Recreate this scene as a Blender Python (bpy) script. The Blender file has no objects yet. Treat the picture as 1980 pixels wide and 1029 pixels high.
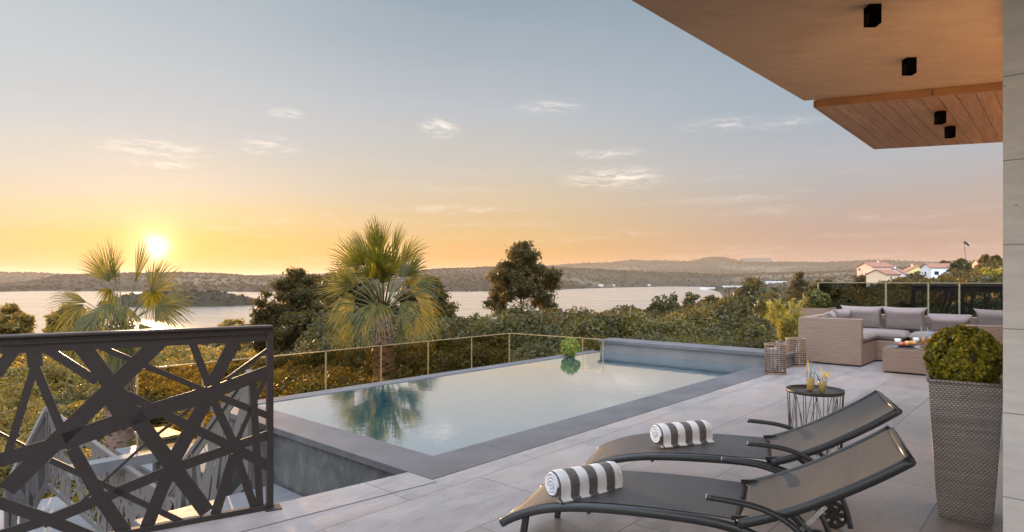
import bpy, math, random
import numpy as np
from mathutils import Vector, Matrix, noise
R = math.radians
C = bpy.context.scene.collection
S = bpy.context.scene

# ---------------------------------------------------------------- camera, sky, sun, exposure
F, HZ, H = 1200.0, 540.0, 1.35           # focal length and horizon line in photo pixels, eye height
cam = bpy.data.cameras.new("camera"); camo = bpy.data.objects.new("camera", cam); C.objects.link(camo)
camo.location = (0, 0, H); camo.rotation_euler = (R(90), 0, 0)
cam.lens = 36 * F / 1980; cam.sensor_width = 36; cam.shift_y = (HZ - 514.5) / 1980
cam.clip_start = 0.05; cam.clip_end = 60000
S.camera = camo
S.view_settings.view_transform = 'Standard'; S.view_settings.look = 'None'
S.view_settings.exposure = 0.85; S.view_settings.gamma = 1
S.cycles.use_denoising = True
S.cycles.max_bounces = 8; S.cycles.transparent_max_bounces = 16; S.cycles.volume_bounces = 0
S.cycles.sample_clamp_indirect = 6

SUN_AZ, SUN_EL = R(-29.9), R(2.6)
sun = bpy.data.lights.new("sun_lamp", 'SUN'); suno = bpy.data.objects.new("sun_lamp", sun); C.objects.link(suno)
sun.energy = 5.0; sun.angle = R(0.6); sun.color = (1.0, 0.64, 0.34)
sdir = Vector((math.sin(SUN_AZ) * math.cos(SUN_EL), math.cos(SUN_AZ) * math.cos(SUN_EL), math.sin(SUN_EL)))
suno.rotation_euler = (-sdir).to_track_quat('-Z', 'Y').to_euler()

def lin(c):
    return tuple(((v / 255) / 12.92 if v / 255 <= .04045 else ((v / 255 + .055) / 1.055) ** 2.4) for v in c) + (1,)

class NT:
    """small node-tree helper"""
    def __init__(s, tree): s.t = tree; s.n = tree.nodes; s.l = tree.links
    def put(s, sock, v):
        if v is None: return
        if isinstance(v, bpy.types.NodeSocket): s.l.new(v, sock)
        else:
            if hasattr(sock, 'default_value'):
                dv = sock.default_value
                if hasattr(dv, '__len__') and not hasattr(v, '__len__'): v = (v,) * len(dv)
                if hasattr(dv, '__len__') and len(dv) == 4 and len(v) == 3: v = tuple(v) + (1,)
                sock.default_value = v
    def node(s, typ, ins=None, out=0, **kw):
        n = s.n.new(typ)
        for k, v in kw.items(): setattr(n, k, v)
        for k, v in (ins or {}).items(): s.put(n.inputs[k], v)
        return n.outputs[out]
    def math(s, op, a, b=None, c=None, clamp=False):
        n = s.n.new('ShaderNodeMath'); n.operation = op; n.use_clamp = clamp
        s.put(n.inputs[0], a); s.put(n.inputs[1], b); s.put(n.inputs[2], c); return n.outputs[0]
    def mix(s, f, a, b, blend='MIX'):
        n = s.n.new('ShaderNodeMix'); n.data_type = 'RGBA'; n.blend_type = blend
        s.put(n.inputs[0], f); s.put(n.inputs[6], a); s.put(n.inputs[7], b); return n.outputs[2]
    def ramp(s, f, stops, interp='LINEAR'):
        n = s.n.new('ShaderNodeValToRGB'); n.color_ramp.interpolation = interp
        e = n.color_ramp.elements
        while len(e) < len(stops): e.new(0.5)
        for i, (p, c) in enumerate(stops):
            e[i].position = p; e[i].color = (c if hasattr(c, '__len__') else (c, c, c)) if (hasattr(c, '__len__') and len(c) == 4) else (tuple(c) + (1,) if hasattr(c, '__len__') else (c, c, c, 1))
        s.put(n.inputs[0], f); return n.outputs[0]
    def noise(s, vec=None, scale=5, detail=4, rough=.55, dist=0, out=0):
        return s.node('ShaderNodeTexNoise', {'Vector': vec, 'Scale': scale, 'Detail': detail, 'Roughness': rough, 'Distortion': dist}, out)
    def coord(s, which='Object'):
        return s.node('ShaderNodeTexCoord', out=which)
    def mapping(s, vec, scale=(1, 1, 1), rot=(0, 0, 0), loc=(0, 0, 0)):
        return s.node('ShaderNodeMapping', {'Vector': vec, 'Scale': scale, 'Rotation': rot, 'Location': loc})
    def mrange(s, v, a, b, c=0, d=1, smooth=False):
        n = s.n.new('ShaderNodeMapRange'); n.interpolation_type = 'SMOOTHSTEP' if smooth else 'LINEAR'
        s.put(n.inputs[0], v)
        for i, x in enumerate((a, b, c, d)): n.inputs[i + 1].default_value = x
        return n.outputs[0]

W = bpy.data.worlds.new("World"); S.world = W; W.use_nodes = True
def build_world():
    W.node_tree.nodes.clear(); k = NT(W.node_tree)
    d = k.coord('Generated')
    sep = k.n.new('ShaderNodeSeparateXYZ'); k.l.new(d, sep.inputs[0]); X, Y, Z = sep.outputs
    el = k.math('MULTIPLY', k.math('ARCSINE', Z), 57.2958)
    az = k.math('MULTIPLY', k.math('ARCTAN2', X, Y), 57.2958)
    wob = k.noise(k.mapping(d, (1.2, 1.2, 9)), 2.2, 3)
    el2 = k.math('ADD', el, k.math('MULTIPLY', k.math('SUBTRACT', wob, .5), 2.2))
    f = k.math('DIVIDE', el2, 60, clamp=True)
    K = 2 ** -.95
    def rs(l): return [(max(0, e / 60), tuple(v * K for v in lin(c)[:3]) if max(c) > 3 else c) for e, c in l]
    hot = k.ramp(f, rs([(0, (226, 158, 44)), (1.5, (234, 172, 56)), (3, (236, 192, 96)), (5, (235, 210, 158)), (8, (226, 217, 202)),
                        (12, (209, 212, 216)), (18, (196, 206, 214)), (24, (182, 196, 207)), (36, (.72, .78, .88)), (60, (1.05, 1.14, 1.32))]))
    mid = k.ramp(f, rs([(0, (228, 164, 80)), (2, (231, 172, 88)), (4, (229, 188, 124)), (7, (222, 201, 170)), (10, (210, 204, 194)),
                        (15, (192, 199, 207)), (24, (152, 172, 187)), (36, (.70, .78, .88)), (60, (1.05, 1.14, 1.32))]))
    cold = k.ramp(f, rs([(0, (184, 146, 136)), (2, (190, 154, 140)), (4, (193, 163, 151)), (6, (191, 174, 168)), (10, (184, 188, 196)),
                         (14, (166, 182, 197)), (24, (146, 167, 185)), (36, (.70, .78, .90)), (60, (1.05, 1.14, 1.32))]))  # top stops of all three ramps raised overhead as added fill light
    a1 = k.mrange(az, -33, -2, smooth=True); a2 = k.mrange(az, -4, 30, smooth=True)
    sky = k.mix(a2, k.mix(a1, hot, mid), cold)
    # brightening at the far left
    sky = k.mix(k.mrange(az, -30, -45, 0, .2), sky, (.80 * K, .87 * K, .90 * K))
    # glow round the sun
    dot = k.node('ShaderNodeVectorMath', {0: d, 1: tuple(sdir)}, out='Value', operation='DOT_PRODUCT')
    ang = k.math('MULTIPLY', k.math('ARCCOSINE', k.math('MINIMUM', dot, 1.0)), 57.2958)
    g1 = k.math('POWER', 2.718, k.math('MULTIPLY', k.math('MULTIPLY', ang, ang), -1 / (2 * 1.25 ** 2)))
    g2 = k.math('POWER', 2.718, k.math('MULTIPLY', ang, -1 / 3.2))
    sky = k.mix(1, sky, k.mix(1, (1.0, .84, .46), k.math('MULTIPLY', g1, .30), 'MULTIPLY'), 'ADD')
    sky = k.mix(1, sky, k.mix(1, (1.0, .75, .40), k.math('MULTIPLY', g2, .09), 'MULTIPLY'), 'ADD')
    disc = k.mrange(ang, 1.5, .0, 0, 1, True)
    sky = k.mix(1, sky, k.mix(1, (1.0, .90, .62), k.math('MULTIPLY', disc, 1.0), 'MULTIPLY'), 'ADD')
    # wispy clouds, in direction space
    vec = k.n.new('ShaderNodeCombineXYZ'); k.put(vec.inputs[0], az); k.put(vec.inputs[1], el)
    warp = k.noise(vec.outputs[0], .35, 3, out=1)
    v2 = k.node('ShaderNodeVectorMath', {0: vec.outputs[0], 1: k.node('ShaderNodeVectorMath', {0: warp, 'Scale': 1.5}, operation='SCALE')}, operation='ADD')
    fib = k.noise(k.mapping(v2, (.26, 1.9, 1), (0, 0, R(8))), 1.5, 9, .66)
    tot = None
    for (cx, cy, sx, sy, st, tilt) in [(300, 288, 3.6, .65, .9, -10), (312, 315, 2.6, .4, .9, 8), (520, 283, 2.2, .8, .6, 4), (553, 219, 1.3, .4, .7, 12), (850, 247, 1.6, .8, 1.0, -18),
                                       (1062, 207, 2.8, .6, .6, 12), (1190, 345, 4.2, 1.0, .85, 2), (1170, 297, 3.2, .5, .55, 10), (1400, 240, 3.5, .7, .35, 0), (1520, 238, 3.0, .6, .3, 0), (880, 405, 6, .4, .4, 4), (1420, 385, 4, .35, .35, 0)]:
        ca = math.degrees(math.atan2(cx - 990, F)); ce = math.degrees(math.atan2(HZ - cy, math.hypot(F, cx - 990)))
        m = k.mapping(vec.outputs[0], (1, 1, 1), (0, 0, 0), (-ca, -ce, 0))
        m = k.mapping(m, (1 / sx, 1 / sy, 1), (0, 0, R(-tilt)))
        m = k.n[-1].outputs[0]
        ln = k.node('ShaderNodeVectorMath', {0: m}, out='Value', operation='LENGTH')
        g = k.math('MULTIPLY', k.mrange(ln, 1.5, 0, 0, 1, True), st)
        tot = g if tot is None else k.math('MAXIMUM', tot, g)
    cl = k.math('MULTIPLY', k.mrange(fib, .38, .70, 0, 1, True), tot)
    cl = k.math('MULTIPLY', cl, .95)
    thin = k.math('MULTIPLY', k.mrange(k.noise(k.mapping(v2, (.07, 1.1, 1)), 1.0, 5, .6), .52, .75, 0, 1, True), k.mrange(el, 12, 3, 0, .16))
    sky = k.mix(k.math('MAXIMUM', cl, thin), sky, (1.35 * K, 1.20 * K, 1.05 * K))
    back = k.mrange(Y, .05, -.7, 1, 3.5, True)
    sky = k.mix(1, sky, k.mix(k.mrange(Y, .05, -.7, 0, 1, True), (1, 1, 1), (3.9, 4.1, 4.5)), 'MULTIPLY')  # sky behind the camera brightened as added fill light
    sky = k.mix(k.mrange(el, 0, -3), sky, (.10, .085, .07))
    ns = k.n.new('ShaderNodeTexSky'); ns.sky_type = 'NISHITA'; ns.sun_disc = False
    ns.sun_elevation = SUN_EL; ns.sun_rotation = SUN_AZ
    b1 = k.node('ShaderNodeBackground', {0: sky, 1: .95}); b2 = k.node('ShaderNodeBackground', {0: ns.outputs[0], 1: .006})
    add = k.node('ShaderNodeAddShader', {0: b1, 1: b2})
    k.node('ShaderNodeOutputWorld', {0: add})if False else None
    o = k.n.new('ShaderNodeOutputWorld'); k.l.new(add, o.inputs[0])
build_world()

# ---------------------------------------------------------------- plan geometry
PA = R(48); P = Vector((math.cos(PA), math.sin(PA), 0)); Q = Vector((-P.y, P.x, 0)); O = Vector((-.541, 4.186, 0))
def uv(u, v, z=0.0): return O + P * u + Q * v + Vector((0, 0, z))
def ray_z(x, y, z):
    "point at height z seen at a photo pixel"
    Y = (H - z) * F / (y - HZ); return Vector(((x - 990) / F * Y, Y, z))
def ray_d(x, y, Y): return Vector(((x - 990) / F * Y, Y, H - (y - HZ) * Y / F))
def ray_u(x, u):
    "(v, Y) where the column of pixel x meets the plane u=const"
    t = (x - 990) / F; o = O + P * u
    v = (t * o.y - o.x) / (Q.x - t * Q.y); return v, o.y + Q.y * v

# ---------------------------------------------------------------- materials
MATS = {}
def mat(name, fn):
    m = bpy.data.materials.new(name); m.use_nodes = True; m.node_tree.nodes.clear(); k = NT(m.node_tree)
    sh = fn(k); disp = None
    if isinstance(sh, tuple): sh, disp = sh
    o = k.n.new('ShaderNodeOutputMaterial'); k.l.new(sh, o.inputs[0])
    MATS[name] = m; return m
def pbr(k, col, rough=.5, metal=0, bump=None, bstr=.2, bdist=.01, spec=.5, **kw):
    n = k.n.new('ShaderNodeBsdfPrincipled')
    k.put(n.inputs['Base Color'], col); k.put(n.inputs['Roughness'], rough); k.put(n.inputs['Metallic'], metal); k.put(n.inputs['Specular IOR Level'], spec)
    for a, v in kw.items(): k.put(n.inputs[a], v)
    if bump is not None: k.l.new(k.node('ShaderNodeBump', {'Height': bump, 'Strength': bstr, 'Distance': bdist}), n.inputs['Normal'])
    return n.outputs[0]
def simple(name, col, rough=.5, metal=0, var=.12, nscale=8, bstr=.1, bdist=.004, spec=.5):
    def fn(k):
        c = k.coord(); n = k.noise(c, nscale, 5)
        col2 = k.mix(n, tuple(v * (1 - var) for v in col[:3]), tuple(min(1, v * (1 + var)) for v in col[:3]))
        return pbr(k, col2, k.mrange(n, .3, .7, max(0, rough - .06), min(1, rough + .06)), metal, k.noise(c, nscale * 6, 3), bstr, bdist, spec)
    return mat(name, fn)

def tiles_fn(base_a, base_b, tint, tw, th, rot, rough=.45, streak=1.0, mort=.0028):
    def fn(k):
        c = k.mapping(k.coord(), (1, 1, 1), (0, 0, -rot))
        br = k.n.new('ShaderNodeTexBrick'); k.put(br.inputs['Vector'], c)
        br.offset = .5; br.squash = 1
        for a, v in (('Scale', 1), ('Mortar Size', mort), ('Mortar Smooth', .1), ('Bias', 0), ('Brick Width', tw), ('Row Height', th)): br.inputs[a].default_value = v
        br.inputs['Color1'].default_value = (0, 0, 0, 1); br.inputs['Color2'].default_value = (1, 1, 1, 1); br.inputs['Mortar'].default_value = (.5, .5, .5, 1)
        s1 = k.noise(k.mapping(c, (1.0, 2.6, 1), (0, 0, R(38))), 2.4, 9, .72, .5)
        s2 = k.noise(k.mapping(c, (5, 16, 1), (0, 0, R(40))), 2.2, 6, .68, .3)
        s3 = k.noise(c, .9, 4)
        s4 = k.noise(k.mapping(c, (30, 70, 1), (0, 0, R(40))), 2.0, 4, .7)
        col = k.mix(k.mrange(s1, .30, .70), base_a, base_b); col = k.mix(k.mrange(s4, .45, .70, 0, .45), col, tuple(v * .55 for v in base_a))
        col = k.mix(k.math('MULTIPLY', k.mrange(s3, .42, .62, smooth=True), .55), col, tint)
        col = k.mix(.22, col, k.mix(br.outputs[0], tuple(v * .8 for v in base_a), tuple(min(1, v * 1.15) for v in base_b)), 'MIX')
        col = k.mix(k.math('MULTIPLY', k.mrange(s2, .52, .72), .35 * streak), col, tuple(v * .5 for v in base_a))
        col = k.mix(br.outputs[1], col, (.075, .070, .066))
        ro = k.mrange(s1, .3, .7, rough - .1, rough + .14)
        h = k.math('SUBTRACT', k.math('ADD', k.math('MULTIPLY', s2, .35), k.math('MULTIPLY', s1, .5)), k.math('MULTIPLY', br.outputs[1], 1.5))
        return pbr(k, col, ro, 0, h, .6, .009)
    return fn
mat('deck_tile', tiles_fn((.165, .150, .145), (.335, .310, .300), (.34, .262, .228), 1.2, .6, PA, .40))
mat('lower_tile', tiles_fn((.085, .09, .095), (.16, .165, .175), (.15, .13, .12), .9, .45, PA, .5))
def coping(k):
    c = k.mapping(k.coord(), rot=(0, 0, -PA)); n = k.noise(c, 60, 3); m = k.noise(c, 2.2, 5)
    br = k.n.new('ShaderNodeTexBrick'); k.put(br.inputs['Vector'], k.mapping(c, loc=(.33, .4, 0))); br.offset = 0
    for a, v in (('Scale', 1), ('Mortar Size', .0035), ('Brick Width', 1.2), ('Row Height', 40)): br.inputs[a].default_value = v
    col = k.mix(k.mrange(m, .35, .65), (.068, .066, .070), (.112, .107, .112))
    col = k.mix(k.mrange(n, .3, .7, 0, .4), col, (.05, .05, .052))
    col = k.mix(br.outputs[1], col, (.04, .04, .04))
    return pbr(k, col, .55, 0, n, .35, .002)
mat('coping_stone', coping)
def poolwall(k):
    c = k.coord(); s = k.noise(k.mapping(c, (1.6, 1.6, 1.3), (R(20), 0, R(30))), 3, 10, .72, 1.2); n = k.noise(c, 30, 4)
    col = k.ramp(s, [(.3, (.045, .046, .044)), (.5, (.075, .076, .072)), (.62, (.11, .108, .10)), (.78, (.22, .22, .21))])
    return pbr(k, col, .7, 0, n, .4, .004)
mat('slate_wall', poolwall)
def palewall(k):
    c = k.coord(); n = k.noise(c, 14, 6, .65); m = k.noise(k.mapping(c, (1, 1, .4)), 3, 5)
    return pbr(k, k.mix(m, (.085, .083, .078), (.15, .146, .138)), .7, 0, n, .3, .004)
mat('grey_render', palewall)
def wat(k):
    c = k.coord('Object')
    n1 = k.noise(k.mapping(c, (1.0, 1.0, 1), (0, 0, R(25))), 5.5, 3, .5); n2 = k.noise(k.mapping(c, (1, 2.2, 1), (0, 0, R(-18))), 14, 2, .5)
    h = k.math('ADD', k.math('MULTIPLY', n1, .75), k.math('MULTIPLY', n2, .25))
    bm = k.node('ShaderNodeBump', {'Height': h, 'Strength': .07, 'Distance': .016})
    dif = k.node('ShaderNodeBsdfDiffuse', {'Color': (.006, .075, .110, 1), 'Normal': bm})
    gl = k.node('ShaderNodeBsdfGlossy', {'Color': (1, 1, 1, 1), 'Roughness': .015, 'Normal': bm})
    fr = k.node('ShaderNodeLayerWeight', {'Blend': .5, 'Normal': bm}, out='Facing')
    fac = k.mrange(k.math('POWER', fr, 2.0), 0, 1, .25, .98)
    return k.node('ShaderNodeMixShader', {0: fac, 1: dif, 2: gl})
mat('pool_water', wat)
def sea(k):
    c = k.coord('Object')
    n1 = k.noise(k.mapping(c, (.010, .030, 1), (0, 0, R(20))), 1, 6, .6)
    n2 = k.noise(k.mapping(c, (.16, .35, 1)), 1, 4, .6)
    bm = k.node('ShaderNodeBump', {'Height': n2, 'Strength': .5, 'Distance': 1.0})
    dif = k.node('ShaderNodeBsdfDiffuse', {'Color': (.10, .12, .13, 1)})
    gl = k.node('ShaderNodeBsdfGlossy', {'Color': (1, .93, .86, 1), 'Roughness': .20, 'Normal': bm})
    return k.node('ShaderNodeMixShader', {0: k.mrange(n1,   .35, .65, .84, .98), 1: dif, 2: gl})
mat('sea_water', sea)
def ceil(k):
    c = k.coord(); n = k.noise(c, 60, 6, .7); m = k.mix(.5, k.noise(k.mapping(c, (1, 4, 1), (0, 0, -PA)), 3.5, 8, .75), k.noise(c, 1.2, 3))
    m = k.mrange(m, .36, .64)
    return pbr(k, k.mix(m, (.345, .20, .11), (.455, .285, .16)), .8, 0, n, .6, .004)
mat('soffit_render', ceil)
def wood(k):
    c = k.mapping(k.coord(), rot=(0, 0, -PA + R(0)))
    sep = k.n.new('ShaderNodeSeparateXYZ'); k.l.new(c, sep.inputs[0])
    yy = k.math('MULTIPLY', sep.outputs[1], 9.0)
    fr = k.math('FRACT', yy); gap = k.math('LESS_THAN', fr, .05); idx = k.math('FLOOR', yy)
    cv = k.n.new('ShaderNodeCombineXYZ'); k.put(cv.inputs[0], idx)
    rn = k.node('ShaderNodeTexWhiteNoise', {'Vector': cv.outputs[0]}, out='Value')
    g = k.noise(k.mapping(c, (1.2, 26, 8)), 2, 7, .62, .6)
    col = k.ramp(g, [(.3, (.20, .085, .032)), (.5, (.34, .16, .062)), (.7, (.46, .24, .10))])
    col = k.mix(k.mrange(rn, 0, 1, 0, .4), col, (.24, .10, .036))
    col = k.mix(gap, col, (.035, .016, .008))
    return pbr(k, col, .45, 0, k.math('SUBTRACT', g, gap), .3, .004)
mat('cedar_board', wood)
def trav(k):
    c = k.coord(); s = k.noise(k.mapping(c, (3, 3, 16)), 1.4, 8, .65, .5); v = k.noise(k.mapping(c, (24, 24, 46)), 1, 3)
    pit = k.math('MULTIPLY', k.mrange(v, .70, .74), k.mrange(s, .46, .6))
    sep = k.n.new('ShaderNodeSeparateXYZ'); k.l.new(c, sep.inputs[0])
    z = k.math('FRACT', k.math('MULTIPLY', k.math('ADD', sep.outputs[2], .06), 2.55)); jt = k.math('LESS_THAN', z, .012)
    col = k.mix(k.mrange(s, .35, .68), (.80, .79, .775), (.93, .92, .91)); col = k.mix(pit, col, (.22, .20, .17)); col = k.mix(jt, col, (.36, .35, .34))
    return pbr(k, col, .6, 0, k.math('SUBTRACT', k.math('SUBTRACT', s, pit), jt), .35, .004)
mat('travertine', trav)
simple('facade_render', (.86, .80, .72), .8)
simple('charcoal_metal', (.040, .032, .028), .45, .3, .15, 20, .05, .001)
simple('grey_metal', (.060, .064, .068), .36, .5, .1, 20, .05, .001)
simple('brushed_steel', (.62, .60, .57), .25, 1.0, .08, 30, .05, .001)
simple('black_metal', (.003, .003, .003), .9, .0, spec=.0)
simple('black_plastic', (.014, .014, .014), .5)
simple('window_glass_dark', (.02, .025, .03), .06, 0)
simple('cup_white', (.78, .76, .72), .25)
simple('straw_blue', (.10, .30, .45), .4); simple('straw_yellow', (.85, .50, .04), .4)
simple('bread_crust', (.62, .30, .09), .7, 0, .35, 30); simple('fruit_red', (.55, .09, .05), .45, 0, .3, 20)
simple('leather_brown', (.25, .13, .07), .6)
simple('soil', (.06, .045, .03), .95)
simple('bark', (.10, .075, .055), .9, 0, .35, 9, .8, .03)
simple('roof_tile', (.27, .12, .070), .85, 0, .25, 3); simple('wall_white', (.80, .80, .80), .8); simple('wall_yellow', (.72, .55, .22), .8)
simple('wall_cream', (.72, .52, .34), .8); simple('wall_rose', (.66, .44, .34), .8)
simple('shed_white', (.42, .41, .40), .7); simple('candle_wax', (.22, .17, .12), .5); simple('rail_taupe', (.135, .118, .105), .5, .3); simple('rail_bronze', (.30, .28, .19), .4, .5); simple('rail_gold', (.75, .55, .30), .25, .8)
def fabric(name, col, sc=420):
    def fn(k):
        c = k.coord(); w = k.noise(c, sc, 2); n = k.noise(c, 3, 4); wr = k.noise(k.mapping(c, (5, 2, 2)), 1.6, 3, .5, .8)
        cc = k.mix(k.mrange(n, .3, .7), tuple(v * .9 for v in col), tuple(v * 1.08 for v in col)); cc = k.mix(k.mrange(w, .35, .7, 0, .25), cc, tuple(v * .6 for v in col))
        h = k.math('ADD', k.math('MULTIPLY', w, .12), k.math('MULTIPLY', wr, 1.0))
        return pbr(k, cc, .85, 0, h, .5, .02, .3)
    return mat(name, fn)
fabric('cushion_cloth', (.235, .195, .180))
def sling(k):
    c = k.coord(); w = k.node('ShaderNodeTexWave', {'Vector': c, 'Scale': 160.0, 'Distortion': 0.0}); w2 = k.noise(c, 300, 2)
    wr = k.noise(k.mapping(c, (2.2, .6, 1)), 2.6, 3, .5, .5)
    h = k.math('ADD', k.math('MULTIPLY', w2, .08), k.math('MULTIPLY', wr, .9))
    n = k.noise(c, 4, 3)
    return pbr(k, k.mix(n, (.034, .032, .033), (.052, .048, .048)), .50, 0, h, .45, .02, .5)
mat('sling_cloth', sling)
def towel(k):
    c = k.coord(); sep = k.n.new('ShaderNodeSeparateXYZ'); k.l.new(c, sep.inputs[0])
    fx = k.math('FRACT', k.math('ADD', k.math('MULTIPLY', sep.outputs[0], 1 / .106), .64)); st = k.mrange(fx, .485, .515)
    n = k.noise(c, 160, 4, .7); m = k.noise(c, 9, 3)
    fx2 = k.math('MULTIPLY', k.mrange(fx, 0, .02), st) if False else st
    col = k.mix(fx2, (.80, .81, .82), (.088, .078, .078)); col = k.mix(k.mrange(n, .4, .7, 0, .3), col, (.45, .44, .44))
    return pbr(k, col, .95, 0, k.math('ADD', n, k.math('MULTIPLY', m, 2)), .8, .006, .1, **{'Sheen Weight': .3})
mat('towel_cloth', towel)
def wicker(name, a, b, sc=(40, 40, 58), rough=.55):
    "basket weave from box-projected waves; object coordinates"
    def fn(k):
        g = k.node('ShaderNodeNewGeometry', out='Normal') if False else None
        c = k.coord(); sep = k.n.new('ShaderNodeSeparateXYZ'); k.l.new(c, sep.inputs[0])
        nn = k.coord('Normal'); sn = k.n.new('ShaderNodeSeparateXYZ'); k.l.new(nn, sn.inputs[0])
        ax = k.math('GREATER_THAN', k.math('ABSOLUTE', sn.outputs[0]), .6); az = k.math('GREATER_THAN', k.math('ABSOLUTE', sn.outputs[2]), .6)
        h = k.math('ADD', k.math('MULTIPLY', sep.outputs[0], k.math('SUBTRACT', 1, ax)), k.math('MULTIPLY', sep.outputs[1], ax))
        v = k.math('ADD', k.math('MULTIPLY', sep.outputs[2], k.math('SUBTRACT', 1, az)), k.math('MULTIPLY', sep.outputs[1], az))
        jn = k.noise(c, 30, 2)
        hh = k.math('MULTIPLY', k.math('ADD', h, k.math('MULTIPLY', jn, .004)), sc[0]); vv = k.math('MULTIPLY', k.math('ADD', v, k.math('MULTIPLY', jn, .004)), sc[2])
        row = k.math('MODULO', k.math('ABSOLUTE', k.math('FLOOR', vv)), 2.0)
        s = k.math('ABSOLUTE', k.math('SINE', k.math('MULTIPLY', k.math('ADD', hh, k.math('MULTIPLY', row, .5)), math.pi)))
        t = k.math('ABSOLUTE', k.math('SINE', k.math('MULTIPLY', vv, math.pi)))
        w = k.math('MULTIPLY', k.math('POWER', s, .7), k.math('POWER', t, .6))
        n = k.noise(c, 5, 3); n2 = k.noise(k.mapping(c, (3, 3, 60)), 1, 2)
        col = k.mix(w, tuple(x * .28 for x in a), k.mix(k.mrange(n2, .3, .7), a, b)); col = k.mix(k.mrange(n, .3, .7, 0, .25), col, tuple(x * .7 for x in a))
        return pbr(k, col, rough, 0, w, .9, .006)
    return mat(name, fn)
wicker('rattan_tan', (.30, .195, .135), (.44, .31, .23), (38, 38, 56))
wicker('rattan_grey', (.33, .315, .31), (.52, .50, .485), (50, 50, 84))
simple('table_glass', (.10, .09, .085), .08)
simple('towel_end', (.74, .76, .79), .95, 0, .12, 60, .6, .003)
simple('cane', (.21, .135, .082), .5, 0, .35, 12); simple('cane_shaded', (.07, .042, .027), .6, 0, .4, 12)  # darker cane has the shade inside the lanterns put into its colour
def leaf(name, a, b, trans=.45, tcol=None, rough=.5):
    def fn(k):
        i = k.node('ShaderNodeNewGeometry', out='Random Per Island'); n = k.noise(k.coord('Object'), .9, 3)
        col = k.mix(i, a, b); col = k.mix(k.mrange(n, .35, .65, 0, .45), col, tuple(v * .6 for v in a))
        d = pbr(k, col, rough, 0, None, spec=.35)
        tc = k.mix(1, col, tcol or (1.5, 1.35, .7), 'MULTIPLY')
        t = k.node('ShaderNodeBsdfTranslucent', {'Color': tc})
        return k.node('ShaderNodeMixShader', {0: trans, 1: d, 2: t})
    return mat(name, fn)
leaf('leaf_olive', (.115, .100, .026), (.37, .27, .068), .5, (1.8, 1.4, .6))
leaf('leaf_dark', (.030, .042, .018), (.085, .090, .032), .4)
leaf('leaf_pine', (.040, .040, .011), (.110, .090, .022), .5, (2.3, 1.6, .6))
leaf('leaf_wood', (.036, .038, .012), (.115, .098, .028), .38, (1.9, 1.45, .6))
leaf('leaf_goldlit', (.060, .066, .020), (.20, .165, .048), .45, (1.8, 1.4, .6))  # golden sunlight on some bushes is put into this leaf colour
leaf('leaf_far', (.019, .021, .010), (.034, .032, .016), .3)
leaf('leaf_palm', (.042, .054, .013), (.150, .130, .028), .52, (2.5, 2.05, .55))
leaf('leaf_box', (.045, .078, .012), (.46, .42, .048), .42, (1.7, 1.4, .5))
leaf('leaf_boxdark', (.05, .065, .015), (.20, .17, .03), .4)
leaf('leaf_bright', (.14, .20, .03), (.30, .33, .06), .5)
leaf('leaf_bamboo', (.20, .19, .035), (.42, .36, .08), .5)
leaf('reed_straw', (.30, .19, .08), (.46, .31, .15), .5)
def glass_fn(tint, fac):
    def fn(k):
        tr = k.node('ShaderNodeBsdfTransparent', {'Color': tint}); gl = k.node('ShaderNodeBsdfGlossy', {'Color': (1, 1, 1, 1), 'Roughness': .02})
        lw = k.math('ADD', k.math('POWER', k.node('ShaderNodeLayerWeight', {'Blend': .5}, out='Facing'), 4.0), .04)
        return k.node('ShaderNodeMixShader', {0: k.math('MULTIPLY', lw, fac), 1: tr, 2: gl})
    return fn
mat('tinted_glass', glass_fn((.80, .72, .55, 1), .12))
mat('smoked_glass', glass_fn((.55, .57, .56, 1), .12))
mat('clear_glass', glass_fn((.93, .95, .95, 1), .9))
for nm_, cc_ in (('juice_orange', (.95, .42, .02)), ('lemonade', (.95, .80, .40))):
    def fn_(k, cc_=cc_):
        return k.node('ShaderNodeMixShader', {0: .55, 1: pbr(k, cc_ + (1,), .3), 2: k.node('ShaderNodeBsdfTranslucent', {'Color': cc_ + (1,)})})
    mat(nm_, fn_)
simple('lemon_peel', (.85, .62, .05), .4); simple('lemon_pulp', (.92, .80, .36), .4)
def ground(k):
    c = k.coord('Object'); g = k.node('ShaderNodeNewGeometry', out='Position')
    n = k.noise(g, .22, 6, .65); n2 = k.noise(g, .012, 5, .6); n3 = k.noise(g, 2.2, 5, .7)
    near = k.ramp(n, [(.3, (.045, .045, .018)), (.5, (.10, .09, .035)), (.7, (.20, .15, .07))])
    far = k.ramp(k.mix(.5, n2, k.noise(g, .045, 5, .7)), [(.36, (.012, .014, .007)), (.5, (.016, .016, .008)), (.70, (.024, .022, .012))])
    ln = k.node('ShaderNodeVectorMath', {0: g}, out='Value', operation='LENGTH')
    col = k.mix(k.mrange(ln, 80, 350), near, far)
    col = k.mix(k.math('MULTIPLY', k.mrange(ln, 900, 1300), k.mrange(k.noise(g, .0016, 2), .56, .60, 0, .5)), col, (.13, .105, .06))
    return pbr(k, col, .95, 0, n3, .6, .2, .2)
mat('scrub_ground', ground)

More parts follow.
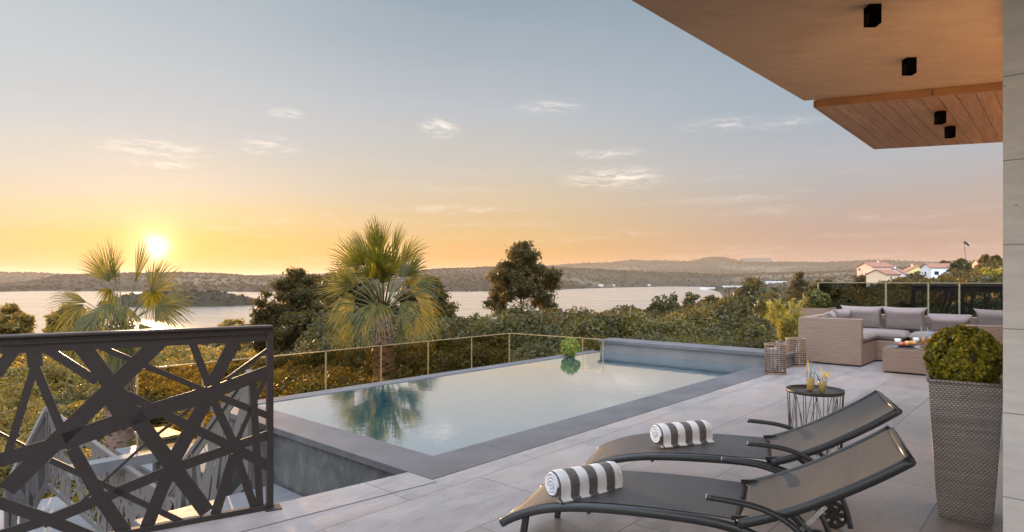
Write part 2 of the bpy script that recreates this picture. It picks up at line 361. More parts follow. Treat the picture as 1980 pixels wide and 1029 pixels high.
# ---------------------------------------------------------------- mesh helpers
class MB:
    def __init__(s): s.v = []; s.f = []; s.sm = []
    def add(s, verts, faces, smooth=False):
        b = len(s.v); s.v += [tuple(v) for v in verts]; s.f += [tuple(b + i for i in f) for f in faces]; s.sm += [smooth] * len(faces); return s
    def prism(s, pts, z0, z1):
        n = len(pts)
        ar = sum(pts[i][0] * pts[(i + 1) % n][1] - pts[(i + 1) % n][0] * pts[i][1] for i in range(n))
        if ar < 0: pts = list(reversed(pts))
        v = [(p[0], p[1], z0) for p in pts] + [(p[0], p[1], z1) for p in pts]
        f = [tuple(range(n - 1, -1, -1)), tuple(range(n, 2 * n))] + [(i, (i + 1) % n, (i + 1) % n + n, i + n) for i in range(n)]
        return s.add(v, f)
    def box(s, c, d, rz=0, M=None):
        cx, cy, cz = c; hx, hy, hz = d[0] / 2, d[1] / 2, d[2] / 2
        v = [Vector((sx * hx, sy * hy, sz * hz)) for sz in (-1, 1) for sx, sy in ((-1, -1), (1, -1), (1, 1), (-1, 1))]
        m = Matrix.Translation((cx, cy, cz)) @ Matrix.Rotation(rz, 4, 'Z')
        if M is not None: m = M @ m
        return s.add([m @ p for p in v], [(3, 2, 1, 0), (4, 5, 6, 7), (0, 1, 5, 4), (1, 2, 6, 5), (2, 3, 7, 6), (3, 0, 4, 7)])
    def tube(s, pts, r, n=8, cap=True, ry=None, closed=False):
        pts = [Vector(p) for p in pts]; m = len(pts); rs = r if hasattr(r, '__len__') else [r] * m
        rings = []; up = None
        for i, p in enumerate(pts):
            if closed: t = pts[(i + 1) % m] - pts[i - 1]
            else: t = (pts[min(i + 1, m - 1)] - pts[max(i - 1, 0)])
            t.normalize()
            if up is None: up = Vector((0, 0, 1)) if abs(t.z) < .95 else Vector((1, 0, 0))
            a = t.cross(up)
            if a.length < 1e-5: a = t.cross(Vector((0, 1, 0)))
            a.normalize(); b = a.cross(t); b.normalize(); up = b
            k = (ry / r) if (ry and not hasattr(r, '__len__')) else 1
            rings.append([p + a * (rs[i] * math.cos(2 * math.pi * j / n)) + b * (rs[i] * k * math.sin(2 * math.pi * j / n)) for j in range(n)])
        v = [q for rg in rings for q in rg]; f = []
        for i in range(m if closed else m - 1):
            for j in range(n):
                i2 = (i + 1) % m
                f.append((i * n + j, i * n + (j + 1) % n, i2 * n + (j + 1) % n, i2 * n + j))
        s.add(v, f, True)
        if cap and not closed:
            b = len(s.v) - len(v)
            s.f += [tuple(b + j for j in range(n - 1, -1, -1)), tuple(b + (m - 1) * n + j for j in range(n))]; s.sm += [False, False]
        return s
    def lathe(s, prof, c=(0, 0, 0), n=24, smooth=True):
        v = []; f = []
        for (r, z) in prof:
            for j in range(n): v.append((c[0] + r * math.cos(2 * math.pi * j / n), c[1] + r * math.sin(2 * math.pi * j / n), c[2] + z))
        for i in range(len(prof) - 1):
            for j in range(n): f.append((i * n + j, i * n + (j + 1) % n, (i + 1) * n + (j + 1) % n, (i + 1) * n + j))
        return s.add(v, f, smooth)
    def flat_bar(s, a, b, w, t, nrm):
        "bar of width w, thickness t lying in the plane with normal nrm"
        a = Vector(a); b = Vector(b); d = (b - a).normalized(); sd = d.cross(nrm).normalized() * (w / 2); th = nrm * (t / 2)
        v = [a - sd - th, b - sd - th, b + sd - th, a + sd - th, a - sd + th, b - sd + th, b + sd + th, a + sd + th]
        return s.add(v, [(0, 1, 2, 3), (7, 6, 5, 4), (0, 4, 5, 1), (1, 5, 6, 2), (2, 6, 7, 3), (3, 7, 4, 0)])
    def mesh(s, name, m):
        me = bpy.data.meshes.new(name); me.from_pydata([tuple(v) for v in s.v], [], s.f); me.update()
        me.polygons.foreach_set('use_smooth', s.sm); me.materials.append(MATS[m]); return me
    def build(s, name, m, parent=None, bevel=0, loc=None, rz=0):
        me = s.mesh(name, m)
        o = bpy.data.objects.new(name, me); C.objects.link(o)
        if parent: o.parent = parent
        if loc is not None: o.location = loc
        o.rotation_euler.z = rz
        if bevel:
            b = o.modifiers.new('bevel', 'BEVEL'); b.width = bevel; b.segments = 2; b.limit_method = 'ANGLE'
        return o
def tag(o, label, cat, group=None, kind=None):
    if label: o['label'] = label
    if cat: o['category'] = cat
    if group: o['group'] = group
    if kind: o['kind'] = kind
    return o
def thing(name, label, cat, loc=(0, 0, 0), rz=0, group=None):
    o = bpy.data.objects.new(name, None); C.objects.link(o); o.location = loc; o.rotation_euler.z = rz; o.empty_display_size = .1
    return tag(o, label, cat, group)
def copy_tree(o, label=None, parent=None):
    c = o.copy(); C.objects.link(c); c.parent = parent
    if label: c['label'] = label
    for ch in list(o.children): copy_tree(ch, None, c)
    return c
def struct(o): o['kind'] = 'structure'; return o
def np_mesh(name, V, n_per, m, smooth=False):
    "V: (N*n_per,3) array; every n_per vertices are one face"
    V = np.asarray(V, dtype=np.float32); nf = len(V) // n_per
    me = bpy.data.meshes.new(name); me.vertices.add(len(V)); me.vertices.foreach_set('co', V.ravel())
    me.loops.add(len(V)); me.loops.foreach_set('vertex_index', np.arange(len(V), dtype=np.int32))
    me.polygons.add(nf); me.polygons.foreach_set('loop_start', np.arange(0, len(V), n_per, dtype=np.int32))
    me.update(calc_edges=True); me.materials.append(MATS[m]); return me
def np_obj(name, V, n_per, m, parent=None):
    o = bpy.data.objects.new(name, np_mesh(name, V, n_per, m)); C.objects.link(o)
    if parent: o.parent = parent
    return o
def leaves(cent, nrm, size, rng, aspect=1.7, jitter=.7):
    "rhombic leaves (4 verts each) at cent (N,3), roughly facing nrm"
    N = len(cent); nr = nrm + rng.normal(0, jitter, (N, 3)); nr /= np.linalg.norm(nr, axis=1, keepdims=True) + 1e-9
    r = rng.normal(0, 1, (N, 3)); a = np.cross(nr, r); a /= np.linalg.norm(a, axis=1, keepdims=True) + 1e-9; b = np.cross(nr, a)
    s = (size * rng.uniform(.6, 1.3, N))[:, None] if np.isscalar(size) else (size * rng.uniform(.6, 1.3, N))[:, None]
    a = a * s * .5 * aspect; b = b * s * .5
    return np.stack([cent - a, cent + b * .9 + a * .1, cent + a, cent - b * .9 + a * .1], 1).reshape(-1, 3)
def blob_cloud(rng, centers, radii, n, flat=.8, shell=.35):
    "n points near the surface of many small spheres; returns points, outward normals"
    k = rng.choice(len(centers), n, p=(radii ** 2) / (radii ** 2).sum())
    d = rng.normal(0, 1, (n, 3)); d /= np.linalg.norm(d, axis=1, keepdims=True)
    r = radii[k] * (1 - shell * rng.random(n) ** 1.5)
    p = centers[k] + d * r[:, None] * np.array([1, 1, flat]); return p, d
def shrub_points(rng, Rr, Hh, n, k=14):
    "a bushy dome: returns points, normals"
    th = rng.random(k) * 2 * math.pi; rr = Rr * .72 * np.sqrt(rng.random(k)); z = Hh * (.25 + .6 * (1 - (rr / Rr) ** 2) * rng.uniform(.55, 1.1, k))
    c = np.stack([rr * np.cos(th), rr * np.sin(th), z], 1); rad = Rr * rng.uniform(.25, .48, k)
    return blob_cloud(rng, c, rad, n, .85)

# ---------------------------------------------------------------- terrain
COLX = [-1200, 0, 500, 900, 1150, 1300, 1450, 1600, 1750, 1980, 3200]
KN = [0, 6, 12, 25, 50, 100, 200, 320]
NEAR = {-1200: [-2.6, -2.6, -2.8, -3.4, -5, -9.5, -18, -26], 0: [-2.6, -2.6, -2.8, -3.4, -5.2, -9.5, -18, -26], 500: [-2.6, -2.7, -2.8, -3.4, -5.2, -9.5, -18, -26],
        900: [-2.6, -2.6, -2.7, -3.4, -5, -9, -17, -26], 1150: [-2.6, -2.4, -2.5, -3.3, -4.6, -8, -16, -25], 1300: [-2.6, -2.2, -2.4, -3.0, -4.2, -7.2, -15, -22.5],
        1450: [-2.6, -2.2, -2.3, -2.7, -3.4, -6, -10.5, -14.5], 1600: [-2.6, -2, -2.2, -2.8, -4.2, -7.0, -10, -11], 1750: [-2.6, -2.2, -2.4, -2.8, -3.3, -4.0, -3.6, -2.0],
        1980: [-2.6, -2, -1.8, -1.6, -1.4, -.9, 2.6, 5.0], 3200: [-2.6, -2, -1.5, -1.2, -.8, 1, 5, 9]}
FARC = {-1200: [-26] * 4, 0: [-26] * 4, 500: [-26] * 4, 900: [-26] * 4, 1150: [-26] * 4, 1300: [-26, -26, -26, -24], 1450: [-19, -20.5, -20, -18], 1600: [-11, -11, -10, -6], 1750: [0, 2, 4, 6], 1980: [7, 9, 12, 16], 3200: [12, 16, 20, 26]}
KF = [500, 800, 1150, 1700]
def azx(az): return 990 + F * math.tan(max(-1.25, min(1.25, az)))
SH = ([-2000, 0, 500, 900, 1070, 1150, 1300, 1400, 1460], [1450, 1450, 1180, 1130, 1280, 1600, 2050, 1900, 1500])
Y1 = ([-800, -200, 0, 60, 110, 200, 330, 400, 500, 560, 700, 850, 940, 1060, 1150, 1250, 1400, 1500, 1600, 1700, 1980, 3000],
      [545, 552, 552, 545, 534, 530, 528, 529, 535, 539, 530, 521, 518, 517, 521, 526, 531, 529, 526, 520, 512, 505])
Y2 = ([-800, 0, 80, 120, 350, 480, 560, 700, 850, 950, 1060, 1130, 1180, 1215, 1250, 1290, 1328, 1345, 1365, 1383, 1400, 1425, 1450, 1600, 1650, 1700, 1760, 1800, 1850, 1980, 3000],
      [528, 527, 528, 531, 533, 534, 531, 530, 522, 521, 514, 509, 508, 503, 504, 504, 506, 503, 499, 497, 498, 503, 507, 507, 505, 503, 506, 508, 505, 505, 500])
R1, R2 = 2500.0, 4200.0
def fbm(x, y, sc): return noise.fractal(Vector((x * sc, y * sc, 3.3)), .9, 2.1, 5)
def terrain_z(r, az):
    px = azx(az); ca = max(.25, math.cos(az))
    def colmix(tab, knots, rr):
        i = max(0, min(len(COLX) - 2, next((j for j in range(len(COLX) - 1) if px <= COLX[j + 1]), len(COLX) - 2)))
        t = max(0, min(1, (px - COLX[i]) / (COLX[i + 1] - COLX[i]))); t = t * t * (3 - 2 * t)
        a = np.interp(rr, knots, tab[COLX[i]]); b = np.interp(rr, knots, tab[COLX[i + 1]]); return a * (1 - t) + b * t
    if r <= 320: z = colmix(NEAR, KN, r)
    elif r < 500: z = colmix(NEAR, KN, 320) * (1 - (r - 320) / 180) + colmix(FARC, KF, 500) * (r - 320) / 180
    else: z = colmix(FARC, KF, min(r, 1700))
    rf = float(np.interp(px, *SH)) if px < 1460 else 1500
    if px < 1460 or r > rf:
        z1 = H + (HZ - float(np.interp(px, *Y1))) / F * R1 * ca; z2 = H + (HZ - float(np.interp(px, *Y2))) / F * R2 * ca
        z0 = -23.5 if px < 1440 else colmix(FARC, KF, min(rf, 1700))
        if r > rf:
            base = np.interp(r, [rf, rf + 60, R1, R1 + 550, R2, R2 + 500, 9000, 14000], [z0, z0 + 3, z1, z1 * .55 - 4, z2, z2 * .8, z2 * .5, -26])
            z = base + (0 if r > R2 + 500 else 1) * fbm(r * math.sin(az), r * math.cos(az), .004) * (5 if r < R1 * .93 else 1.2)
        elif r > rf - 40 and px < 1460: z = max(z, -26)
    # the island in the bay
    X, Yy = r * math.sin(az), r * math.cos(az)
    ix, iy = -302, 570
    dd = ((X - ix) / 76) ** 2 + ((Yy - iy) / 58) ** 2
    z = max(z, -26 + 16.5 * max(0, 1 - dd) ** .6 + (1.2 * fbm(X, Yy, .05) if dd < .9 else 0))
    if 4 < r < 320: z += .25 * fbm(X, Yy, .15) * min(1, r / 20)
    if px > 1380 and r < 15: z = min(z, -1.6)
    return float(z)
def ter(X, Yv): return terrain_z(math.hypot(X, Yv), math.atan2(X, Yv))
def build_terrain():
    azs = [R(a) for a in np.concatenate([np.arange(-180, -60, 6), np.arange(-60, -44, 1.5), np.linspace(-44, 46, 420), np.arange(47.5, 60, 1.5), np.arange(60, 180, 6)])]
    rs = list(np.concatenate([[2], np.geomspace(5, 300, 70), np.linspace(320, 1100, 46), np.linspace(1120, 2300, 60), np.linspace(2330, 2600, 14), np.linspace(2680, 4150, 40), np.linspace(4200, 4800, 14), [6000, 9000, 14000]]))
    V = [(0, 0, -2.6)]; 
    for r in rs:
        for a in azs: V.append((r * math.sin(a), r * math.cos(a), terrain_z(r, a)))
    n = len(azs); f = [(0, 1 + (j + 1) % n, 1 + j) for j in range(n)]
    for i in range(len(rs) - 1):
        for j in range(n):
            a = 1 + i * n + j; b = 1 + i * n + (j + 1) % n; f.append((a, b, b + n, a + n))
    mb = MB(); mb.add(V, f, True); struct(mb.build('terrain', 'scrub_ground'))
build_terrain()
m = MB(); ring = []
m.add([(-14000, 150, -22), (14000, 150, -22), (14000, 12000, -22), (-14000, 12000, -22)], [(0, 1, 2, 3)]); struct(m.build('sea', 'sea_water'))

# haze: one closed box of even air
def hz(k): return None
mh = bpy.data.materials.new('haze'); mh.use_nodes = True; mh.node_tree.nodes.clear(); k = NT(mh.node_tree)
HAZE_D = .00007
pv = k.n.new('ShaderNodeVolumePrincipled'); pv.inputs['Color'].default_value = (1.0, .82, .64, 1); pv.inputs['Density'].default_value = HAZE_D; pv.inputs['Anisotropy'].default_value = .2
oo = k.n.new('ShaderNodeOutputMaterial'); k.l.new(pv.outputs[0], oo.inputs[1]); MATS['haze'] = mh
m = MB(); m.box((0, 0, 50), (29000, 29000, 160))
hzo = m.build('haze', 'haze'); hzo['kind'] = 'stuff'; hzo['label'] = 'thin warm evening haze over the bay'

# ---------------------------------------------------------------- terrace, pool, house
def poly(*pts): return [(p[0], p[1]) for p in pts]
UE, VE = 7.05, 3.36                                     # far end and far edge of the water
m = MB()
g0 = Vector((-1.42, 3.64, 0)); gd = Vector((-.849, -.528, 0)).normalized(); gn = Vector((gd.y, -gd.x, 0))
if gn.dot(g0) > 0: gn = -gn                             # towards the camera side
deck_edge = [uv(-.012, .235), g0 - gn * .06 - gd * .05, g0 - gn * .06 + gd * 3.2]
main = [uv(0, -.012), uv(14.5, -.012), uv(14.5, -3.0), uv(14.5, -9), uv(-6, -9), uv(-6, -1.2), g0 + gd * 3.2 - gn * -.30]
m.prism(poly(uv(-.012, -.07), uv(-.012, -.012), uv(7.5, -.012), uv(7.5, 1.2), uv(14.5, 1.2), uv(14.5, -9), uv(-8, -9), g0 + gd * 4.0 + gn * .36, g0 + gd * .2 + gn * .27), -.35, 0)
struct(m.build('terrace', 'deck_tile'))
m = MB()
m.prism(poly(uv(-.012, -.062), uv(-.012, .235), g0 - gn * .07 - gd * .04, g0 - gn * .07 + gd * 4.0, g0 + gd * 4.0 + gn * .352, g0 + gd * .2 + gn * .262), -.06, .004)
tag(struct(m.build('border_slab', 'deck_tile', bevel=.003)), None, None)
m = MB()
m.prism(poly(uv(-.03, .2), uv(-.03, -.5), g0 + gd * .2 + gn * .6, g0 + gd * 4 + gn * .6, g0 + gd * 4 - gn * .02, g0 - gn * .02), -2.1, -.36)
struct(m.build('stair_wall', 'slate_wall'))

pool = thing('swimming_pool', 'long still infinity pool with dark stone edging reflecting the sunset sky', 'pool', O)
def L(p): return (p.x - O.x, p.y - O.y, p.z)
def Lp(*pts): return [L(p) for p in pts]
m = MB()
m.prism(Lp(uv(0, 0), uv(7.5, 0), uv(7.5, .42), uv(.37, .42), uv(.37, 3.3), uv(0, 3.3)), -.055, 0)
m.build('coping', 'coping_stone', pool, bevel=.003)
m = MB(); m.prism(Lp(uv(0.002, 3.302), uv(.372, 3.302), uv(.372, VE), uv(UE, VE), uv(UE, VE + .22), uv(.002, VE + .22)), -.055, -.004); m.build('overflow_edge', 'coping_stone', pool, bevel=.003)
m = MB(); m.prism(Lp(uv(.04, .04), uv(.30, .04), uv(.30, VE + .1), uv(.04, VE + .1)), -2.3, -.056); m.prism(Lp(uv(.301, VE - .05), uv(UE, VE - .05), uv(UE, VE + .14), uv(.301, VE + .14)), -2.3, -.056)
m.prism(Lp(uv(.301, .04), uv(UE, .04), uv(UE, .38), uv(.301, .38)), -2.3, -.36)
m.build('basin_wall', 'slate_wall', pool)
m = MB()
nu, nv = 60, 30; vs = [L(uv(.28 + (UE - .2) * i / nu, .33 + (VE - .30) * j / nv, -.012)) for i in range(nu + 1) for j in range(nv + 1)]
m.add(vs, [(i * (nv + 1) + j, (i + 1) * (nv + 1) + j, (i + 1) * (nv + 1) + j + 1, i * (nv + 1) + j + 1) for i in range(nu) for j in range(nv)], True)
m.build('water', 'pool_water', pool)
m = MB(); m.prism(Lp(uv(UE + .002, -.0), uv(UE + .46, 0), uv(UE + .46, VE + .03), uv(UE + .002, VE + .03)), -.054 + .001, .155)
ew = m.build('end_wall', 'grey_render', pool)
m = MB(); m.prism(Lp(uv(UE - .04, -.03), uv(UE + .50, -.03), uv(UE + .50, VE + .06), uv(UE - .04, VE + .06)), .157, .212); m.build('wall_cap', 'coping_stone', ew, bevel=.004)

# ledge, glass fence beyond the infinity edge
m = MB(); m.prism(poly(uv(0, VE + .25), uv(7.6, VE + .25), uv(7.6, 5.3), uv(0, 5.3)), -2.4, -.74); m.prism(poly(uv(-.002, 5.0), uv(-.002, 5.2), uv(-.9, 5.2), uv(-.9, 5.0)), -.86, -.742); struct(m.build('lower_ledge', 'grey_render'))
def glass_fence(name, label, pts, top, hgt, matg, group=None, posts=True, mid=True, prail='rail_gold', pw=.015):
    t = thing(name, label, 'glass fence', (0, 0, 0), 0, group)
    for i in range(len(pts) - 1):
        a, b = Vector(pts[i]), Vector(pts[i + 1]); d = (b - a).normalized(); n = Vector((-d.y, d.x, 0))
        a2, b2 = a + d * .022, b - d * .022
        m = MB(); m.flat_bar((a2.x, a2.y, top - hgt / 2 - .012), (b2.x, b2.y, top - hgt / 2 - .012), hgt, .012, n); m.build('glass_panel', matg, t)
        m = MB(); m.flat_bar((a2.x, a2.y, top - .004), (b2.x, b2.y, top - .004), .013, .016, n); m.build('top_rail', prail, t)
    for i, p in enumerate(pts):
        m = MB(); m.box((p[0], p[1], top - hgt / 2 - .02), (pw, pw, hgt + .04), PA); m.build('post', prail, t)
    return t
fpts = []
FD = 8.3; lineo = Q * FD; 
def on_fence(x):
    t = (x - 990) / F; o = Q * FD; s = (t * o.y - o.x) / (P.x - t * P.y); return o + P * s
for x in (265, 392, 525, 630, 737, 828, 912, 985): fpts.append(on_fence(x))
glass_fence('glass_fence', 'bronze tinted glass fence with slim golden posts beyond the infinity edge', fpts, .277, 1.0, 'tinted_glass')
cpt = fpts[-1]; e2 = ray_z(1166, 656, .277); md = cpt + (Vector((e2.x, e2.y, 0)) - cpt) * .80
glass_fence('glass_fence', 'short clear glass fence returning towards the raised pool end wall', [cpt - Q * -.04 + P * .03, Vector((md.x, md.y, 0)), Vector((e2.x, e2.y, 0))], .277, 1.0, 'clear_glass')
# tall smoked windscreen behind the sofa
def at_u(x, u): v, Y = ray_u(x, u); return uv(u, v)
wp = [at_u(1582, 10.9), at_u(1713, 10.9), at_u(1795, 10.9), at_u(1855, 10.9), at_u(1962, 10.9), at_u(2060, 10.9)]
ws = glass_fence('windscreen', 'tall smoked glass windscreen standing behind the wicker corner sofa', wp, 1.285, 1.28, 'smoked_glass', prail='rail_bronze', pw=.02)

# lattice gate -------------------------------------------------------
GX = gd; GZ = Vector((0, 0, 1))
def gp(s, z, off=0): return g0 + GX * s + GZ * z + gn * off
def Lg(p): return p - g0
gate = thing('lattice_railing', 'dark metal railing panel laser cut with large crossing bars, nearest the camera', 'railing', g0)
BARS = [(0.543,1.037,1.208,0.332,0.093),(0.907,1.011,0.333,0.051,0.087),(1.104,1.02,1.095,0.918,0.069),(1.096,0.931,1.2,0.515,0.038),(1.096,0.918,0.986,0.576,0.043),(1.171,1.02,1.248,0.89,0.06),(1.057,1.008,0.843,0.824,0.048),(0.862,1.019,0.333,0.725,0.032),(1.248,0.476,0.979,0.532,0.078),(0.979,0.532,0.702,0.618,0.099),(0.702,0.618,0.322,0.712,0.096),(0.322,0.712,0.0,0.812,0.080),(0.41,1.012,0.322,0.754,0.045),(0.316,0.706,0.194,0.411,0.049),(0.188,0.361,0.085,0.03,0.049),(0.179,1.019,0.311,0.753,0.077),(0.333,0.683,0.507,0.343,0.082),(0.512,0.327,0.633,0.0,0.073),(0.0,0.946,0.233,0.781,0.026),(0.289,0.697,0.0,0.545,0.044),(0.711,0.744,0.502,0.595,0.048),(0.522,0.609,0.2,0.393,0.055),(0.188,0.386,0.0,0.252,0.063),(0.0,0.44,0.188,0.398,0.06),(0.188,0.392,0.481,0.324,0.063),(0.481,0.324,0.853,0.209,0.062),(0.853,0.209,1.066,0.143,0.064),(1.057,0.152,1.248,0.113,0.055),(0.0,0.83,0.183,0.415,0.029),(0.094,0.752,0.055,0.03,0.045),(0.194,0.349,0.291,0.03,0.059),(0.392,0.659,0.653,0.452,0.016),(0.653,0.452,0.916,0.211,0.015),(1.036,0.448,0.769,0.255,0.032),(0.769,0.255,0.429,0.0,0.034),(0.948,0.495,0.834,0.234,0.067),(0.834,0.234,0.711,0.0,0.073),(1.24,0.615,1.138,0.535,0.014),(1.24,0.278,1.057,0.162,0.061),(1.066,0.17,0.825,0.0,0.06),(0.769,0.75,0.702,0.618,0.131),(0.322,0.724,0.305,0.711,0.139)]
m = MB()
for i, (s0, z0, s1, z1, w) in enumerate(BARS):
    m.flat_bar(Lg(gp(s0, z0)), Lg(gp(s1, z1)), w * .88, .010 + .0003 * (i % 9), gn)
m.flat_bar(Lg(gp(.0, 1.012)), Lg(gp(1.23, 1.012)), .045, .0142, gn)
# more of the same pattern towards the part outside the frame
for i, (a, b, c, d, w) in enumerate([(1.3, .95, 2.1, .1, .08), (1.3, .1, 2.0, .95, .07), (1.3, .55, 2.3, .35, .07), (1.6, .97, 1.75, .03, .05), (2.0, .97, 2.35, .25, .06), (2.3, .9, 1.9, .05, .05)]):
    m.flat_bar(Lg(gp(a, b)), Lg(gp(c, d)), w, .011 + .0003 * i, gn)
m.build('lattice_panel', 'charcoal_metal', gate)
m = MB(); 
def gbox(m, s0, s1, z0, z1, o0, o1):
    pts = [gp(s, z, o) for s in (s0, s1) for z in (z0, z1) for o in (o0, o1)]
    v = [Lg(p) for p in pts]; return m.add(v, [(0, 1, 3, 2), (4, 6, 7, 5), (0, 4, 5, 1), (2, 3, 7, 6), (0, 2, 6, 4), (1, 5, 7, 3)])
gbox(m, -.016, 2.4, 1.062, 1.082, -.022, .032); m.build('handrail', 'charcoal_metal', gate, bevel=.007)
m = MB(); gbox(m, .018, 2.4, 1.03, 1.0615, -.016, .016); m.build('upper_rail', 'charcoal_metal', gate, bevel=.003)
m = MB(); gbox(m, .02, 2.4, -.02, .035, -.018, .020); m.build('lower_rail', 'charcoal_metal', gate, bevel=.003)
for s in (0, 1.262):
    m = MB(); gbox(m, s - .018, s + .018, -.03, 1.061, -.030, .0155); m.build('post', 'grey_metal' if False else 'charcoal_metal', gate, bevel=.003)
m = MB(); gbox(m, -.06, .03, -.03 + .034, .012, -.045, .05); m.build('base_plate', 'charcoal_metal', gate, bevel=.002)

# lower terrace with stairs and two smaller railings
ZL = -2.05
m = MB(); m.prism(poly(uv(-.2, .4), uv(-.2, 8.6), uv(-7.5, 8.8), uv(-7.5, 3.0), uv(-6, .6), g0 + gd * 3 - gn * .2), ZL - .4, ZL); struct(m.build('lower_terrace', 'lower_tile'))
st = thing('outdoor_stairs', 'grey stone stair flight running down along the pool basin wall', 'stairs', uv(0, 2.2, 0))
nst = 8
for i in range(nst):
    z1 = -.50 - i * .175; v0 = 1.2 if i == 0 else 2.15 + (i - 1) * .27
    v1 = 2.15 + i * .27
    m = MB(); m.prism([(p.x - st.location.x, p.y - st.location.y) for p in (uv(-1.15, v0), uv(-.01, v0), uv(-.01, v1), uv(-1.15, v1))], ZL + .002, z1); m.build('step', 'lower_tile', st, bevel=.006)
def slope_rail(name, label, a, b, h, bars, seed, matn='rail_taupe', post=True):
    a = Vector(a); b = Vector(b); d = b - a; dh = Vector((d.x, d.y, 0)).normalized(); n = Vector((-dh.y, dh.x, 0))
    t = thing(name, label, 'railing', a)
    def q(s, z): return d * s + Vector((0, 0, -z * h))
    mm = MB(); mm.flat_bar(q(-.005, 0), q(1.005, 0), .05, .055, n); mm.build('handrail', matn, t, bevel=.008)
    mm = MB(); mm.flat_bar(q(0, .98), q(1, .98), .06, .03, n); mm.build('lower_rail', matn, t)
    mm = MB(); rg = random.Random(seed); k = 0
    for (s0, z0, s1, z1, w) in bars:
        mm.flat_bar(q(s0, z0), q(s1, z1), w, .006 + .0004 * (k % 9), n); k += 1
    mm.flat_bar(q(0, .06), q(1, .06), .09, .011, n)
    mm.build('lattice_panel', matn, t)
    for s in (0, .5, 1):
        mm = MB(); mm.box(tuple(q(s, .55)), (.04, .04, h * 1.08), math.atan2(dh.y, dh.x)); mm.build('post', matn, t)
    return t
def rand_bars(seed, n, w0=.03, w1=.07):
    rg = random.Random(seed); out = []
    for i in range(n):
        s0 = rg.random(); s1 = min(1, max(0, s0 + rg.uniform(-.16, .16))); out.append((s0, .02, s1, .98, rg.uniform(w0, w1)))
    for i in range(n // 3):
        s0 = rg.random(); s1 = min(1, max(0, s0 + rg.choice((-1, 1)) * rg.uniform(.2, .4))); out.append((s0, rg.uniform(0, .3), s1, rg.uniform(.6, 1), rg.uniform(w0, w1)))
    return out
ra = uv(-1.2 + 1.0, 2.25, .52); rb = uv(-.2, 4.75, -1.33)
slope_rail('stair_railing', 'grey perforated stair railing sloping down against the pool basin wall', ra, rb, .98, rand_bars(5, 16, .05, .12), 5)
def pt(x, y, z): return ray_z(x, y, z)
pk = pt(92, 790, -.35); pe = pt(345, 976, -1.12)
slope_rail('stair_railing', 'long dense laser cut stair railing descending from a peak seen through the near railing', pk, pe, 1.02, rand_bars(9, 84, .02, .055), 9)
pl_ = pt(12, 940, -1.25)
slope_rail('stair_railing', 'laser cut railing falling away to the left of the peak', pk + Vector((-.03, .02, 0)), pl_, 1.0, rand_bars(12, 40, .03, .07), 12)
lr0 = at_u(1764, 11.6) + Vector((0, 0, 1.22)); lr1 = at_u(2010, 11.6) + Vector((0, 0, 1.22))
slope_rail('lattice_railing', 'dark laser cut railing standing behind the smoked windscreen at the right', lr0, lr1, 1.0, rand_bars(23, 13, .025, .05), 3, 'charcoal_metal')
# low planter walls with pale caps, a small wooden stool
for i, (a, b, c, z1, lab) in enumerate([((228, 868), (330, 930), .55, -1.35, 'low stone planter wall with pale blue cap beside the lower stair'), ((298, 848), (352, 838), .7, -1.15, 'short raised stone block with pale cap by the pool basin wall')]):
    A = pt(*a, z1); B = pt(*b, z1); d = (B - A); n = Vector((-d.y, d.x, 0)).normalized()
    if n.dot(A) < 0: n = -n
    t = thing('planter_wall', lab, 'low wall', (A.x, A.y, ZL))
    mm = MB(); mm.prism([(p.x - A.x, p.y - A.y) for p in (A, B, B + n * c, A + n * c)], 0, z1 - ZL - .05); mm.build('wall_body', 'slate_wall', t)
    mm = MB(); dn = d.normalized(); mm.prism([(p.x - A.x, p.y - A.y) for p in (A - n * .03 - dn * .03, B - n * .03 + dn * .03, B + n * (c + .03) + dn * .03, A + n * (c + .03) - dn * .03)], z1 - ZL - .049, z1 - ZL); mm.build('cap', 'lower_tile', t, bevel=.005)
sp = pt(338, 888, -1.6)
t = thing('wooden_stool', 'small wooden block stool catching yellow light on the lower terrace', 'stool', (sp.x, sp.y, ZL))
mm = MB(); mm.box((0, 0, .42), (.34, .34, .05), .5); mm.build('seat', 'cedar_board', t, bevel=.006)
for a in (-1, 1):
    for b in (-1, 1):
        mm = MB(); mm.box((.12 * a * math.cos(.5) - .12 * b * math.sin(.5), .12 * a * math.sin(.5) + .12 * b * math.cos(.5), .197), (.05, .05, .39), .5); mm.build('leg', 'cedar_board', t)

# house ----------------------------------------------------------------
ZC, ZW = 2.80, 2.742
def cz(x, y, z): Y = (z - H) * F / (HZ - y); return Vector(((x - 990) / F * Y, Y, 0))
house = thing('house', 'modern house with a pale travertine wall and wide overhanging rendered soffit', 'house', (2.35, 2.9, 0))
hl = house.location
def Hh(*pts): return [(p[0] - hl.x, p[1] - hl.y) for p in pts]
pc = Vector((2.294, 2.9, 0))
m = MB(); m.prism(Hh(pc, pc - Q * 9, pc - Q * 9 + P * 1.0, pc + P * 1.0), -.3, 6.0); m.build('stone_wall', 'travertine', house)
m = MB(); f0 = pc + P * 1.0 - Q * .05; m.prism(Hh(f0, f0 - Q * .3, f0 - Q * .3 + P * 10, f0 + P * 10), -.3, 3.1); fw = m.build('bounce_facade', 'facade_render', house)  # out of view; pale wall added to bounce sunlight onto the soffit
for (a, b) in ((1.2, 3.6), (4.6, 8.4)):
    q0 = f0 + Q * .0
    mm = MB(); mm.prism(Hh(q0 + P * a + Q * .001, q0 + P * b + Q * .001, q0 + P * b + Q * .03, q0 + P * a + Q * .03), .02, 2.2); w = mm.build('sliding_window', 'charcoal_metal', fw, bevel=.004)
    mm = MB(); mm.prism(Hh(q0 + P * (a + .07) + Q * .031, q0 + P * (b - .07) + Q * .031, q0 + P * (b - .07) + Q * .036, q0 + P * (a + .07) + Q * .036), .09, 2.13); mm.build('pane', 'window_glass_dark', w)
